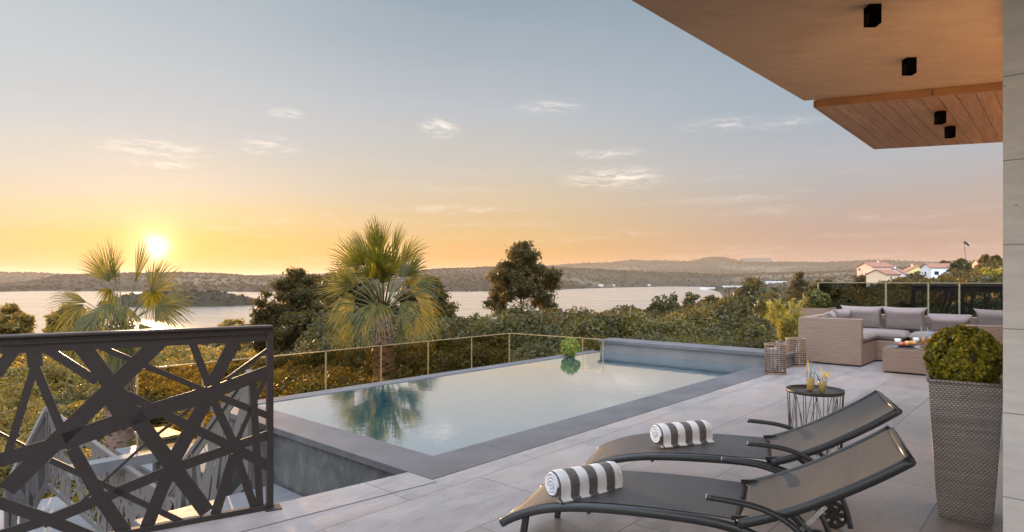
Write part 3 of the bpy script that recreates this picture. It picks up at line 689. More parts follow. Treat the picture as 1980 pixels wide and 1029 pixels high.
A0, B0, B1 = cz(1220, 0, ZC), cz(1555, 195, ZC), cz(1935, 160, ZC)
dA = (A0 - B0).normalized(); dB = (B1 - B0).normalized()
m = MB(); m.prism(Hh(B0, B0 + dA * 11, B0 + dA * 11 + dB * 12, B0 + dB * 9), ZC, ZC + .28); m.build('soffit', 'soffit_render', house)
w0, w1, w2, w3 = cz(1573, 208, ZW), cz(1690, 289, ZW), cz(1940, 275, ZW), cz(1935, 175, ZW)
dw = (w2 - w1).normalized(); dv = (w3 - w0).normalized()
m = MB(); m.prism(Hh(w0, w1, w1 + dw * 5.5, w0 + dv * 5.5), ZW, ZW + .05 + .006); m.build('timber_soffit', 'cedar_board', house)
m = MB(); m.prism(Hh(w0 + dv * .003, w1 , w1 + dw * 5.5, w0 + dv * 5.5), ZC, ZC + .26)
m.build('roof_slab', 'facade_render', house)
m = MB(); n_ = Vector((-dv.y, dv.x, 0)); simple('cedar_plain', (.27, .125, .05), .5, 0, .3, 5)
for i in range(7):
    a = w0 + dv * (.02 + i * .80); b = a + dv * .79
    if n_.dot(w1 - w0) > 0: off = -n_
    else: off = n_
    m.prism(Hh(a + off * .001, b + off * .001, b + off * .014, a + off * .014), ZW - .002, ZC - .002)
m.build('fascia_board', 'cedar_plain', house)
# ceiling spots
def spot(x, y, zc, lab):
    p = cz(x, y, zc); t = thing('ceiling_spotlight', lab, 'spotlight', (p.x, p.y, zc - .101), PA - R(52), 'black cube spotlights under the overhang')
    mm = MB(); s = .031; h = .100
    v = [(-s, -s, h), (s, -s, h), (s, s, h), (-s, s, h), (-s, -s, 0), (s, -s, 0), (s, s, 0), (-s, s, 0), (-s * .8, -s * .8, 0), (s * .8, -s * .8, 0), (s * .8, s * .8, 0), (-s * .8, s * .8, 0), (-s * .8, -s * .8, .02), (s * .8, -s * .8, .02), (s * .8, s * .8, .02), (-s * .8, s * .8, .02)]
    mm.add(v, [(0, 1, 2, 3), (0, 4, 5, 1), (1, 5, 6, 2), (2, 6, 7, 3), (3, 7, 4, 0), (4, 8, 9, 5), (5, 9, 10, 6), (6, 10, 11, 7), (7, 11, 8, 4), (8, 12, 13, 9), (9, 13, 14, 10), (10, 14, 15, 11), (11, 15, 12, 8), (12, 15, 14, 13)])
    mm.build('housing', 'black_metal', t)
    mm = MB(); mm.lathe([(.001, .016), (.02, .016), (.022, .019)], n=16); mm.build('lens', 'brushed_steel', t)
for a in [(1687, 12, ZC, 'black cube spotlight nearest the camera, largest on the soffit'), (1758, 114, ZC, 'second black cube spotlight, just before the timber fascia'),
          (1818, 216, ZW, 'black cube spotlight on the timber soffit, nearer of the two there'), (1837, 245, ZW, 'small black cube spotlight farthest out on the timber soffit')]: spot(*a)

# ---------------------------------------------------------------- furniture
def smooth_curve(pts, n=40):
    "Catmull-Rom through 2-D/3-D points"
    pts = [Vector(p) for p in pts]; ex = [pts[0] * 2 - pts[1]] + pts + [pts[-1] * 2 - pts[-2]]; out = []
    for i in range(n + 1):
        t = i / n * (len(pts) - 1); j = min(int(t), len(pts) - 2); t -= j; a, b, c, d = ex[j:j + 4]
        out.append(.5 * ((2 * b) + (c - a) * t + (2 * a - 5 * b + 4 * c - d) * t * t + (-a + 3 * b - 3 * c + d) * t ** 3))
    return out
def strip(m, prof, y0, y1, th, sag=0.0, ny=8):
    "sling between the rails: profile (x,z) swept across y, with a small sag"
    n = len(prof); V = []
    for s in (0, 1):
        for (x, z) in prof:
            for j in range(ny + 1):
                t = j / ny; V.append((x, y0 + (y1 - y0) * t, z - sag * 4 * t * (1 - t) - s * th))
    f = []; N = n * (ny + 1)
    for i in range(n - 1):
        for j in range(ny):
            a = i * (ny + 1) + j; f.append((a, a + ny + 1, a + ny + 2, a + 1)); f.append((N + a, N + a + 1, N + a + ny + 2, N + a + ny + 1))
    for j in range(ny):
        f.append((j, j + 1, N + j + 1, N + j)); a = (n - 1) * (ny + 1) + j; f.append((a, N + a, N + a + 1, a + 1))
    return m.add(V, f, True)
LW = .268
SEAT = [(0, .150), (.08, .196), (.22, .252), (.42, .292), (.70, .314), (1.0, .321), (1.105, .320)]
BACK = [(1.11, .320), (1.22, .362), (1.36, .428), (1.50, .508), (1.62, .584), (1.728, .660)]
def make_lounger(label, loc, rz):
    t = thing('sun_lounger', label, 'sun lounger', loc, rz, 'grey sun loungers on the terrace')
    sc = [(p.x, p.y) for p in smooth_curve([(a, b, 0) for a, b in SEAT], 30)]
    m = MB(); strip(m, [(x, z + .012) for x, z in sc], -LW + .012, LW - .012, .004, .010); m.build('seat_sling', 'sling_cloth', t)
    bc = [(p.x, p.y) for p in smooth_curve([(a, b, 0) for a, b in BACK], 26)]
    m = MB(); strip(m, [(x, z + .012) for x, z in bc], -LW + .012, LW - .012, .004, .016); bs = m.build('back_sling', 'sling_cloth', t)
    base = smooth_curve([(0, 0, .140), (.08, 0, .186), (.22, 0, .242), (.42, 0, .282), (.70, 0, .303), (1.0, 0, .307), (1.18, 0, .275), (1.32, 0, .20), (1.42, 0, .085)], 44)
    backr = smooth_curve([(a, 0, b - .006) for a, b in BACK], 26)
    m = MB()
    for s in (-1, 1): m.tube([(p.x, s * LW, p.z) for p in base], .012, 10, ry=.022)
    m.tube([(.005, -LW, .142), (.005, LW, .142)], .014, 10); m.tube([(1.10, -LW, .298), (1.10, LW, .298)], .012, 10); m.tube([(.45, -LW, .262), (.45, LW, .262)], .010, 8)
    m.build('base_frame', 'grey_metal', t)
    m = MB()
    for s in (-1, 1): m.tube([(p.x, s * (LW - .002 + .012), p.z + .006) for p in backr], .011, 10, ry=.021)
    m.tube([(1.73, -LW - .01, .655), (1.73, LW + .01, .655)], .015, 10); m.build('back_frame', 'grey_metal', t)
    for s in (-1, 1):
        arm = smooth_curve([(.985, 0, .424), (1.07, 0, .422), (1.17, 0, .413), (1.26, 0, .388), (1.34, 0, .337), (1.42, 0, .245), (1.475, 0, .13), (1.50, 0, .02)], 34)
        mm = MB(); mm.tube([(p.x, s * (LW + .034), p.z) for p in arm], .0135, 12); a = mm.build('armrest', 'grey_metal', t)
        mm = MB(); mm.tube([(.982, s * (LW + .034), .4241), (.986, s * (LW + .034), .4238)], .0139, 12); mm.build('end_cap', 'brushed_steel', a)
        mm = MB(); mm.flat_bar((.13, s * (LW - .01), .19), (.10, s * (LW - .01), 0), .03, .02, Vector((0, 1, 0))); mm.build('leg', 'black_plastic', t)
        mm = MB(); mm.flat_bar((1.44, s * (LW - .035), .43), (1.27, s * (LW - .035), .22), .018, .010, Vector((0, 1, 0))); mm.build('recline_strut', 'brushed_steel', t)
        # wheel with round openings
        wm = MB(); y0, y1 = s * (LW + .008) - .014, s * (LW + .008) + .014; cx, cz_, Rw = 1.42, .072, .072; n = 40
        V = []; 
        for (r, y) in ((.052, y0), (Rw - .006, y0), (Rw, y0 + .006), (Rw, y1 - .006), (Rw - .006, y1), (.052, y1)):
            for j in range(n): V.append((cx + r * math.cos(2 * math.pi * j / n), y, cz_ + r * math.sin(2 * math.pi * j / n)))
        f = [(i * n + j, i * n + (j + 1) % n, ((i + 1) % 6) * n + (j + 1) % n, ((i + 1) % 6) * n + j) for i in range(6) for j in range(n)]
        wm.add(V, f); w = wm.build('wheel', 'black_plastic', t)
        hb = MB(); hb.tube([(cx, y0 + .002, cz_), (cx, y1 - .002, cz_)], .020, 16)
        hb.tube([(cx, y0 + .003, cz_), (cx, y0 + .003, cz_ + .001)], .001, 4)
        for q in range(7):
            a0 = 2 * math.pi * q / 7; hb.flat_bar((cx + .016 * math.cos(a0), (y0 + y1) / 2, cz_ + .016 * math.sin(a0)), (cx + .056 * math.cos(a0), (y0 + y1) / 2, cz_ + .056 * math.sin(a0)), .024, .012, Vector((0, 1, 0)))
        hb.build('spokes', 'black_plastic', w)
    mm = MB(); mm.tube([(1.42, -LW, .075), (1.42, LW, .075)], .010, 8); mm.build('axle', 'black_plastic', t)
    for s in (-1, 1):
        mm = MB(); mm.flat_bar((1.08, s * (LW - .01), .336), (1.15, s * (LW - .01), .344), .02, .012, Vector((0, 1, 0))); mm.build('hinge', 'black_plastic', t)
    return t
LA = (Vector((.058, 3.325, 0)), R(-24.6)); LB = (Vector((.515, 4.132, 0)), R(-20.8))
make_lounger('nearer grey sling sun lounger with raised back, cut by the bottom of the photo', *LA)
make_lounger('farther grey sling sun lounger beside the wire side table', *LB)
def make_towel(label, lg, x, y, rz, ln, r):
    base, a = lg; loc = base + Matrix.Rotation(a, 3, 'Z') @ Vector((x, y, 0))
    zz = float(np.interp(x, [p[0] for p in SEAT], [p[1] for p in SEAT])) + .008
    t = thing('rolled_towel', label, 'towel', (loc.x, loc.y, zz + r), rz, 'rolled striped towels on the loungers')
    rg = random.Random(int(x * 100)); m = MB(); n = 44; turns = 3.4; nx = 26
    def prof(i, k, off):
        th = turns * 2 * math.pi * i / k; rr = .010 + (r - .012) * i / k
        return rr, th
    # outer roll
    V = []; nj = 36
    for i in range(nx + 1):
        x_ = -ln / 2 + ln * i / nx; e = min(i, nx - i); rr = r - (.010 if e == 0 else .002 if e == 1 else 0)
        for j in range(nj):
            th = 2 * math.pi * j / nj; w = rr * (1 + .022 * math.sin(3 * th + 9 * x_) + .012 * rg.uniform(-1, 1)); V.append((x_, w * math.cos(th), max(-r + .0005, w * math.sin(th) * .97)))
    f = [(i * nj + j, (i + 1) * nj + j, (i + 1) * nj + (j + 1) % nj, i * nj + (j + 1) % nj) for i in range(nx) for j in range(nj)]
    m.add(V, f, True)
    m.build('roll', 'towel_cloth', t)
    # loose edge lying flat beneath the roll
    fl = MB(); V = []
    pr = [(-.2 * r, -r + .004), (.4 * r * -1, -r + .003), (-.9 * r, -r + .006), (-1.18 * r, -r + .006)]
    for (yy, z_) in [(-.99 * r, .1 * r), (-1.02 * r, -.35 * r), (-.98 * r, -.72 * r), (-1.08 * r, -r + .012), (-1.28 * r, -r + .010), (-1.30 * r, -r + .002), (-.5 * r, -r + .001)]:
        for i in range(nx + 1): V.append((-ln / 2 + .004 + (ln - .008) * i / nx, yy + .002 * math.sin(i * .9), z_))
    N = nx + 1; fl.add(V, [(a * N + i, a * N + i + 1, (a + 1) * N + i + 1, (a + 1) * N + i) for a in range(6) for i in range(nx)], True); fl.build('loose_edge', 'towel_cloth', t)
    # spiral ends
    for s in (-1, 1):
        sp_ = MB(); K = 120; pts = []
        for i in range(K + 1):
            th = turns * 2 * math.pi * i / K; rr = .006 + (r - .013) * i / K; pts.append((s * (ln / 2 - .006 + .006 * math.sin(i * .21) * (1 - i / K)), rr * math.cos(th + .6), rr * math.sin(th + .6) * .97))
        sp_.tube(pts, .0065, 6); 
        sp_.lathe([(0.0005, 0), (r - .010, 0)], n=24); b = len(sp_.v) - 48
        for q in range(b, len(sp_.v)): vx = sp_.v[q]; sp_.v[q] = (s * (ln / 2 - .012), vx[0], vx[1] * .96)
        sp_.build('spiral_end', 'towel_end', t)
    return t
make_towel('white and brown striped rolled towel on the nearer lounger', LA, .37, -.09, R(28), .385, .066)
make_towel('white and brown striped rolled towel on the farther lounger', LB, .59, .02, R(20), .385, .066)

# wire side table with two glasses
tc = ray_z(1576, 868, 0); TZ = .455
t = thing('side_table', 'round black tray side table on thin zigzag wire legs behind the loungers', 'side table', tc)
m = MB(); m.lathe([(.001, TZ - .006), (.204, TZ - .006), (.210, TZ - .002), (.212, TZ + .022), (.208, TZ + .022), (.205, TZ + .002), (.001, TZ + .002)], n=48); m.build('tray', 'charcoal_metal', t)
m = MB(); n = 16
for i in range(n):
    a0 = 2 * math.pi * i / n; a1 = 2 * math.pi * (i + (1 if i % 2 else -1) * .9) / n
    m.tube([(.203 * math.cos(a0), .203 * math.sin(a0), TZ - .006), (.183 * math.cos(a0), .183 * math.sin(a0), .004)], .0028, 6)
    if i % 2 == 0:
        for q in (-1, 1):
            a2 = a0 + q * 2 * math.pi / n; m.tube([(.203 * math.cos(a0), .203 * math.sin(a0), .004 + .0), (.19 * math.cos((a0 + a2) / 2), .19 * math.sin((a0 + a2) / 2), TZ * .6), (.203 * math.cos(a2), .203 * math.sin(a2), TZ - .006)], .0024, 6)
m.build('wire_legs', 'charcoal_metal', t)
m = MB(); m.tube([(.185 * math.cos(2 * math.pi * i / 40), .185 * math.sin(2 * math.pi * i / 40), .004) for i in range(40)], .0035, 6, closed=True); m.build('base_ring', 'charcoal_metal', t)
def drink(loc, label, h, r, fill, liq, straws, lemon=None, group=None):
    t = thing('drinking_glass', label, 'drink', loc, 0, group)
    m = MB(); m.lathe([(.001, 0), (r * .80, 0), (r, h), (r - .002, h), (r * .80 - .003, .008), (.001, .008)], n=28); m.build('tumbler', 'clear_glass', t)
    m = MB(); rr = r * .80 + (r * .2) * fill - .0028; m.lathe([(.001, .0085), (r * .80 - .0035, .0085), (rr, h * fill), (.001, h * fill)], n=28); m.build('drink_fill', liq, t)
    for (ang, tilt, col, ln) in straws:
        d = Vector((math.cos(ang) * math.sin(tilt), math.sin(ang) * math.sin(tilt), math.cos(tilt))); a = Vector((0, 0, h * .2)) - Vector((d.x, d.y, 0)) * .02
        m = MB(); m.tube([a, a + d * ln], .0042, 8); m.build('straw', col, t)
    if lemon is not None:
        c = Vector((math.cos(lemon) * r, math.sin(lemon) * r, h + .008)); nd = Vector((math.sin(.3), -math.cos(.3), 0)); sd = Vector((-nd.y, nd.x, 0)); R_ = .026
        m = MB(); V = [c + (sd * math.cos(q * math.pi / 12) + Vector((0, 0, 1)) * math.sin(q * math.pi / 12)) * R_ + nd * o for o in (-.003, .003) for q in range(24)]
        m.add(V, [(q, (q + 1) % 24, 24 + (q + 1) % 24, 24 + q) for q in range(24)], True); ls = m.build('lemon_slice', 'lemon_peel', t)
        m = MB(); V = [c + (sd * math.cos(q * math.pi / 12) + Vector((0, 0, 1)) * math.sin(q * math.pi / 12)) * (R_ - .003) + nd * o for o in (-.0025, .0025) for q in range(24)]
        m.add(V, [tuple(range(23, -1, -1)), tuple(range(24, 48))]); m.build('lemon_flesh', 'lemon_pulp', ls)
zt = TZ + .003
def on_tray(x, y): p = ray_z(x, y, zt); return (p.x, p.y, zt)
drink(on_tray(1567, 755), 'taller glass of lemonade with blue and yellow straws on the wire table, left one', .155, .036, .62, 'lemonade', [(.3, .05, 'straw_blue', .20), (.2, -.12, 'straw_yellow', .21)])
drink(on_tray(1590, 759), 'glass of lemonade with a lemon slice on its rim on the wire table, right one', .130, .036, .66, 'lemonade', [(2.9, .42, 'straw_blue', .20), (1.7, .1, 'straw_yellow', .17)], .1)

# lanterns
def lantern(loc, label, r, h, n=15):
    t = thing('lantern', label, 'lantern', loc, 0, 'round cane lanterns by the pool end')
    m = MB(); 
    for i in range(n):
        z = .016 + (h - .032) * i / (n - 1); ph = (i % 2) * math.pi / 16
        m.tube([((r + .004 * math.cos(16 * a + ph * 16)) * math.cos(a), (r + .004 * math.cos(16 * a + ph * 16)) * math.sin(a), z) for a in [2 * math.pi * j / 64 for j in range(64)]], .0062, 5, closed=True)
    m.build('cane_hoops', 'cane', t)
    m = MB()
    for j in range(16): a = 2 * math.pi * (j + .5) / 16; m.tube([(r * .97 * math.cos(a), r * .97 * math.sin(a), .006), (r * .97 * math.cos(a), r * .97 * math.sin(a), h - .006)], .0055, 6)
    m.build('upright_canes', 'cane_shaded', t)
    for z in (.008, h - .008):
        m = MB(); m.tube([(r * math.cos(2 * math.pi * j / 48), r * math.sin(2 * math.pi * j / 48), z) for j in range(48)], .0085, 8, closed=True); m.build('rim', 'cane', t)
    m = MB(); m.lathe([(.001, .012), (r * .93, .012), (r * .93, .02), (.001, .02)], n=32); m.build('base_disc', 'cane_shaded', t)
    m = MB(); m.lathe([(.045, .021), (.048, h * .5), (.046, h * .5), (.043, .021)], n=24); m.build('glass_cup', 'clear_glass', t)
    m = MB(); m.lathe([(.001, .021), (.034, .021), (.034, .11), (.001, .113)], n=20); m.build('candle', 'candle_wax', t)  # wax colour dimmed to carry the shade inside the lantern
lantern(ray_z(1499, 722, 0), 'cane lantern standing on the pool coping corner, left and nearer of the two', .142, .425)
lantern(ray_z(1538.5, 707, 0), 'cane lantern beside the wicker sofa, right and farther of the two', .142, .43)

# rattan planters with clipped balls
def ball(name, mat_, rng, c, r, n, size, parent, inner='leaf_dark', knobs=60):
    d = rng.normal(0, 1, (knobs, 3)); d /= np.linalg.norm(d, axis=1, keepdims=True)
    cen = d * r * .80; rad = np.full(knobs, r * .23); 
    p, nn = blob_cloud(rng, cen, rad, n, 1, .5); k2 = np.linalg.norm(p, axis=1) > r * .72; p = p[k2]; nn = (p / np.linalg.norm(p, axis=1, keepdims=True)) * .8 + nn[k2] * .4
    o = np_obj(name, leaves(p + np.array(c), nn, size, rng, 1.5, .6), 4, mat_, parent)
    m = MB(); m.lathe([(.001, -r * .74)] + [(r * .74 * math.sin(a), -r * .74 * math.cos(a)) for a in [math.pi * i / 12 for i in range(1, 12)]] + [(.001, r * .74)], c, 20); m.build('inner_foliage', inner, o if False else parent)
    return o
def taper_box(m, w0, w1, h, rows=10, t=0):
    V = []; 
    for i in range(rows + 1):
        z = h * i / rows; w = (w0 + (w1 - w0) * (i / rows) ** .8) / 2
        V += [(-w, -w, z), (w, -w, z), (w, w, z), (-w, w, z)]
    f = [(3, 2, 1, 0)] + [(i * 4 + j, i * 4 + (j + 1) % 4, (i + 1) * 4 + (j + 1) % 4, (i + 1) * 4 + j) for i in range(rows) for j in range(4)]
    return m.add(V, f)
pb = Vector((2.59, 3.56, 0))
t = thing('tall_planter', 'tall tapered grey woven planter with a clipped golden box ball beside the stone wall', 'planter', pb, R(-33))
m = MB(); taper_box(m, .245, .335, .775); m.build('woven_pot', 'rattan_grey', t, bevel=.008)
m = MB()
for s in ((-1, -1, 1, -1), (1, -1, 1, 1), (1, 1, -1, 1), (-1, 1, -1, -1)): m.tube([(.168 * s[0], .168 * s[1], .777), (.168 * s[2], .168 * s[3], .777)], .010, 8)
m.build('rim', 'rattan_grey', t)
m = MB(); m.box((0, 0, .765), (.31, .31, .02)); m.build('soil', 'soil', t)
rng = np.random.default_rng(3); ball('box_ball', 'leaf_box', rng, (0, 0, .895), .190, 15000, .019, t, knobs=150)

# wicker corner sofa
so = thing('corner_sofa', 'u shaped tan wicker corner sofa with mauve grey cushions on the far terrace', 'sofa', uv(7.9, 0, 0), PA)
def S_(u, v): return (u - 7.9, v)
def wbox(name, u0, u1, v0, v1, z0, z1, matn='rattan_tan', parent=so, bev=.012):
    m = MB(); m.box(((u0 + u1) / 2 - 7.9, (v0 + v1) / 2, (z0 + z1) / 2), (u1 - u0, v1 - v0, z1 - z0)); return m.build(name, matn, parent, bevel=bev)
wbox('arm_panel', 7.90, 8.02, -.82, .10, .02, .735)
wbox('side_back', 8.022, 9.75, -.05, .10, .02, .735)
wbox('seat_base', 8.022, 8.85, -.82, -.052, .02, .345)
wbox('seat_base', 8.852, 9.62, -3.55, -.052, .02, .345)
wbox('long_back', 9.622, 9.75, -3.6, -.052, .02, .735)
wbox('arm_panel', 7.54, 7.68, -3.5, -2.14, .02, .735)
wbox('seat_base', 7.682, 8.85, -3.5, -2.60, .02, .345)
def cushion(name, L_, W_, T_, M, parent, seed=0, puff=.5, ears=.0):
    "pillow: superellipse outline, domed both sides, welt round the edge"
    rg = random.Random(seed); nx, ny = 22, 14; V = []; f = []
    for s in (1, -1):
        for i in range(nx + 1):
            for j in range(ny + 1):
                a = 2 * i / nx - 1; b = 2 * j / ny - 1
                a = math.sin(a * math.pi / 2) * .5 + a * .5; b = math.sin(b * math.pi / 2) * .5 + b * .5
                pin = 1 - ears * (1 - abs(a) ** 3) * abs(b) ** 3; pin2 = 1 - ears * (1 - abs(b) ** 3) * abs(a) ** 3
                hgt = (max(0, 1 - abs(a) ** (2.2 / puff * 1.2)) ** .5) * (max(0, 1 - abs(b) ** (2.2 / puff * 1.2)) ** .5)
                nz = .03 * noise.noise(Vector((a * 2.2 + seed, b * 2.2, s * 3))) 
                V.append(M @ Vector((a * L_ / 2 * pin2, b * W_ / 2 * pin, s * (T_ / 2 * hgt + .004) + nz * T_ * 1.5)))
    N = (nx + 1) * (ny + 1)
    for i in range(nx):
        for j in range(ny):
            a = i * (ny + 1) + j; f.append((a, a + ny + 1, a + ny + 2, a + 1)); f.append((N + a, N + a + 1, N + a + ny + 2, N + a + ny + 1))
    for i in range(nx):
        for j in (0, ny):
            a = i * (ny + 1) + j; q = (a, N + a, N + a + ny + 1, a + ny + 1); f.append(q if j == 0 else q[::-1])
    for j in range(ny):
        for i in (0, nx):
            a = i * (ny + 1) + j; q = (a, a + 1, N + a + 1, N + a); f.append(q if i == 0 else q[::-1])
    m = MB(); m.add(V, f, True); return m.build(name, 'cushion_cloth', parent)
def flatM(u, v, z, rot=0): return Matrix.Translation((u - 7.9, v, z)) @ Matrix.Rotation(rot, 4, 'Z')
def seatc(u0, u1, v0, v1, seed): cushion('seat_cushion', u1 - u0, v1 - v0, .155, flatM((u0 + u1) / 2, (v0 + v1) / 2, .425), so, seed, .22)
seatc(8.03, 8.86, -.85, -.06, 1); seatc(8.87, 9.61, -1.25, -.06, 2); seatc(8.87, 9.61, -2.42, -1.26, 3); seatc(8.87, 9.61, -3.5, -2.43, 4); seatc(7.69, 8.86, -3.5, -2.62, 5)
def backc(v0, v1, z0, z1, u, seed, tilt=-14, th=.24, ears=.17):
    h = (z1 - z0)
    M = Matrix.Translation((u - 7.9, (v0 + v1) / 2, (z0 + z1) / 2)) @ Matrix.Rotation(R(90), 4, 'Z') @ Matrix.Rotation(R(90 + tilt), 4, 'X')
    cushion('back_cushion', abs(v1 - v0), h, th, M, so, seed, .50, ears)
def vx(x, u=9.45): return ray_u(x, u)[0]
backc(vx(1627), vx(1712), .475, .90, 9.42, 11); backc(vx(1707), vx(1797), .475, .90, 9.40, 12, -15); backc(vx(1795), vx(1884), .47, .80, 9.36, 13, -24); backc(vx(1882), vx(1985), .475, .90, 9.42, 14); 
for (u, z0, z1, sd, rz_) in ((8.42, .47, .82, 21, 8), (9.05, .475, .85, 22, -12)):
    M = Matrix.Translation((u - 7.9, -.20, (z0 + z1) / 2)) @ Matrix.Rotation(R(rz_), 4, 'Z') @ Matrix.Rotation(R(90 + 20), 4, 'X')
    cushion('side_cushion', .55, z1 - z0, .18, M, so, sd, .62, .12)
M = Matrix.Translation((8.2 - 7.9, -3.25, .66)) @ Matrix.Rotation(R(90 - 20), 4, 'X'); cushion('side_cushion', .55, .4, .18, M, so, 31, .62, .12)

ct = thing('coffee_table', 'low square tan wicker coffee table with glass top in front of the sofa', 'coffee table', uv(7.53, -1.62, 0), PA)
m = MB(); m.box((.36, 0, .185), (.72, .90, .33)); m.build('woven_base', 'rattan_tan', ct, bevel=.01)
m = MB(); m.box((.36, 0, .3575), (.70, .88, .008)); m.build('glass_top', 'table_glass', ct, bevel=.002)
CT = .3625
def ontab(x, y): p = ray_z(x, y, CT); return (p.x, p.y, CT)
drink(ontab(1785, 668), 'glass of orange juice with straw on the wicker coffee table, left one', .145, .036, .80, 'juice_orange', [(2.5, .12, 'straw_blue', .24)], None, 'orange juice glasses on the coffee table')
drink(ontab(1798.5, 668), 'glass of orange juice with straw on the wicker coffee table, right one', .145, .036, .80, 'juice_orange', [(2.2, .18, 'straw_blue', .24)], None, 'orange juice glasses on the coffee table')
def cup(loc, label):
    t = thing('cup', label, 'cup', loc, 0, 'white cups on the coffee table')
    m = MB(); m.lathe([(.001, 0), (.034, 0), (.046, .07), (.043, .07), (.031, .005), (.001, .005)], n=24); m.build('bowl', 'cup_white', t)
    m = MB(); m.tube([(.042 + .02 * math.sin(a), 0, .036 + .02 * math.cos(a)) for a in [math.pi * i / 8 for i in range(9)]], .004, 6); m.build('handle', 'cup_white', t)
cup(ontab(1735.5, 664), 'white cup behind the left end of the pastry plate'); cup(ontab(1771, 662), 'white cup between the pastry plate and the juice glasses')
pl = thing('serving_plate', 'oval dark plate on the wicker coffee table', 'plate', ontab(1752, 670), R(-10))
m = MB(); m.lathe([(.001, 0), (.09, 0), (.165, .018), (.160, .020), (.088, .005), (.001, .005)], n=32); m.v = [(x, y * .6, z) for x, y, z in m.v]; m.build('dish', 'charcoal_metal', pl)
def lump(name, label, cat, off, r, matn, seed, el=(1, 1, .7), grp=None):
    o = pl.location; m = MB(); prof = [(r * math.sin(a) + .0004, r - r * math.cos(a)) for a in [math.pi * i / 12 for i in range(13)]]; m.lathe(prof, n=18)
    m.v = [tuple((Vector(v) - Vector((0, 0, r))) * (1 + .10 * noise.noise(Vector(v) * 40 + Vector((seed, 0, 0))))) for v in m.v]; m.v = [(x * el[0], y * el[1], (z + r) * el[2]) for x, y, z in m.v]
    ob = m.build(name, matn); ob.location = o + Vector(off); ob.rotation_euler.z = seed; tag(ob, label, cat, grp)
lump('croissant', 'golden crescent pastry in the middle of the dark plate', 'pastry', (.015, 0, .006), .042, 'bread_crust', 1, (1.7, .9, .95)); lump('croissant', 'golden pastry at the right end of the dark plate', 'pastry', (.098, .01, .018), .036, 'bread_crust', 2.1, (1.5, .9, .9))
lump('peach', 'red orange fruit at the left end of the dark plate', 'fruit', (-.075, 0, .010), .036, 'fruit_red', 3); lump('peach', 'golden fruit lying between the red fruit and the pastry', 'fruit', (-.030, .035, .006), .030, 'bread_crust', 4)

# box planter and ball behind the sofa, bamboo, small ball beyond the pool
v_, Y_ = ray_u(1581, 10.15); pp = uv(10.15, v_)
t = thing('box_planter', 'square tan woven planter with a clipped ball behind the left end of the sofa', 'planter', pp, PA)
m = MB(); taper_box(m, .50, .54, .80); m.build('woven_pot', 'rattan_tan', t, bevel=.01)
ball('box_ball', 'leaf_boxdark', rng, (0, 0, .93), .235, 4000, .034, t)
pp = ray_d(1103, 672, 11.0)
t = thing('topiary_ball', 'small bright green clipped ball shrub beyond the far pool edge', 'shrub', (pp.x, pp.y, -.66))
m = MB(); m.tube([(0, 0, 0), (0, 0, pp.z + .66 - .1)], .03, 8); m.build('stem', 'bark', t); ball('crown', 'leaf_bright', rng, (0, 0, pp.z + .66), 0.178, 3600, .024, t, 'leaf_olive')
bp = uv(8.30, .42)
t = thing('bamboo_plant', 'yellow green bamboo plant with feathery leaves behind the cane lanterns', 'plant', bp)
m = MB(); m.lathe([(.001, 0), (.13, 0), (.17, .30), (.15, .30), (.14, .26), (.001, .26)], n=24); m.build('pot', 'slate_wall', t)
m = MB(); cs = []
for i in range(26):
    a = rng.random() * 6.28; lean = rng.uniform(.02, .30); h = rng.uniform(.55, 1.02); p0 = Vector((math.cos(a) * .06, math.sin(a) * .06, .26)); p1 = p0 + Vector((math.cos(a) * lean * .5, math.sin(a) * lean * .5, h * .6)); p2 = p0 + Vector((math.cos(a) * lean * 1.15, math.sin(a) * lean * 1.15, h - .22))
    m.tube([p0, p1, p2], [.006, .005, .002], 5)
    for k_ in range(34):
        tt = rng.uniform(.0, 1); q = p0.lerp(p1, tt * 2) if tt < .5 else p1.lerp(p2, tt * 2 - 1); cs.append(q)
m.build('canes', 'cane', t)
cs = np.array([tuple(c) for c in cs]); cs = np.repeat(cs, 4, 0); dd_ = rng.normal(0, 1, cs.shape); dd_[:, 2] -= .3; dd_ /= np.linalg.norm(dd_, axis=1, keepdims=True)
a_ = dd_ * rng.uniform(.05, .12, (len(cs), 1)); b_ = np.cross(dd_, rng.normal(0, 1, cs.shape)); b_ /= np.linalg.norm(b_, axis=1, keepdims=True); b_ *= .0075
np_obj('foliage', np.stack([cs, cs + a_ * .4 + b_, cs + a_, cs + a_ * .4 - b_], 1).reshape(-1, 3), 4, 'leaf_bamboo', t)
# something woven: low brown bolster seen above the far back cushion

